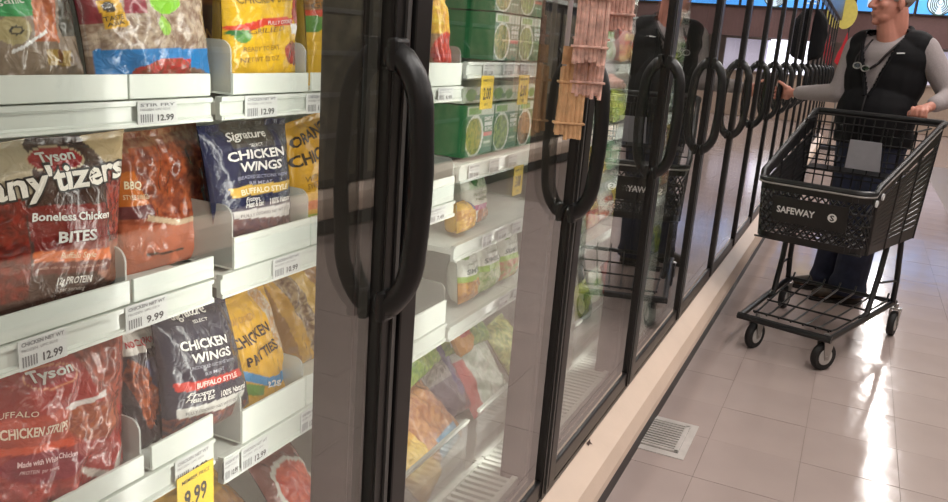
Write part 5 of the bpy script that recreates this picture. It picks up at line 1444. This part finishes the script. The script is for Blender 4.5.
# jeans and shoes
je = Blob()
je.ell(tp(0, 0, .92), (.135, .188, .12), TX)
je.chain([HIPR, KNR, ANR+Vector((0, 0, .02))], [.105, .094, .092]); je.chain([HIPL, KNL, ANL+Vector((0, 0, .02))], [.105, .094, .092])
je.cap(ANL+Vector((-.01, 0, .02)), ANL+Vector((0.0, 0, .0)), .098, .104); je.cap(ANR+Vector((0, 0, .03)), ANR, .095, .105)
mesh_part(je.mesh(.009, 4, cut=lambda c: c.z < .055), 'jeans', M['jeans'], man)
for an in (ANR, ANL):
    b = Blob()
    q = Vector((an.x, an.y, 0))
    b.cap(q-FD*.055+Vector((0, 0, .052)), q+FD*.05+Vector((0, 0, .056)), .040, .042); b.cap(q+FD*.05+Vector((0, 0, .052)), q+FD*.165+Vector((0, 0, .042)), .042, .030)
    b.ell(q+Vector((0, 0, .085)), (.045, .04, .035))
    s_ = mesh_part(b.mesh(.006, 4), 'shoe', M['shoe'], man)
    ou = MB()
    sd = Vector((-FD.y, FD.x, 0))
    out = []
    for k in range(28):
        t = 2*math.pi*k/28
        f = .055+.15*math.cos(t); w = (.045 if math.cos(t) > -.2 else .038)*math.sin(t)
        out.append(q+FD*f+sd*w)
    ou.prism([(p.x, p.y) for p in out], 'z', 0.001, .024)
    ou.build('sole', M['sole'], s_)
# hair: short grey sides and back
hr = Blob()
hr.ell(hp(-.022, 0, .045), (.099, .083, .088), HXs)
mesh_part(hr.mesh(.007, 3, cut=lambda c: (c-HC).dot(HF) > .035 or (c.z < HC.z-.0 and (c-HC).dot(HF) > -.045)), 'hair', M['hair'], man, .004)
for s in (-1, 1):
    MB().lathe([(.0005, -.011), (.008, -.008), (.011, 0), (.008, .008), (.0005, .011)], hp(.083, s*.03, .012), (0, 0, 1), 12).build('eye', mat('eye_white', (225, 220, 215), .2), man, smooth=True)
# spectacles hanging on a neck cord
cp_ = [tp(-.03, .085, 1.50), tp(.05, .078, 1.47), vsurf(.06, 1.42, .03), vsurf(.03, 1.375, .03), vsurf(.005, 1.335, .034), vsurf(-.03, 1.305, .036), vsurf(-.075, 1.31, .036), vsurf(-.10, 1.335, .036), vsurf(-.098, 1.38, .034), tp(.06, -.078, 1.45), tp(-.03, -.085, 1.495)]
MB().tube(cp_, .0075, 6).build('neck_cord', M['cord'], man, smooth=True)
ec = vsurf(-.075, 1.30, .045)
eg = empty('spectacles', (0, 0, 0), man); eg.location = ec-wpos(man)
for k, l in enumerate((-.10, -.05)):
    c = vsurf(l, 1.305+.012*(1-k), .048)
    MB().tube([c+TL*.021*math.cos(t)+Vector((0, 0, .016*math.sin(t))) for t in [2*math.pi*i/16 for i in range(16)]], .003, 6, closed=True).build('lens_rim', M['rimgrey'], eg, smooth=True)
    MB().lathe([(.019, -.0008), (.019, .0008)], c, TF, 16).build('lens', M['lens'], eg)
MB().tube([vsurf(-.118, 1.325, .05), vsurf(-.115, 1.36, .05), vsurf(-.098, 1.395, .046)], .003, 6).build('temple', M['cord'], eg)
MB().tube([vsurf(-.03, 1.305, .05), vsurf(-.0, 1.325, .046), vsurf(.01, 1.34, .042)], .003, 6).build('temple', M['cord'], eg)
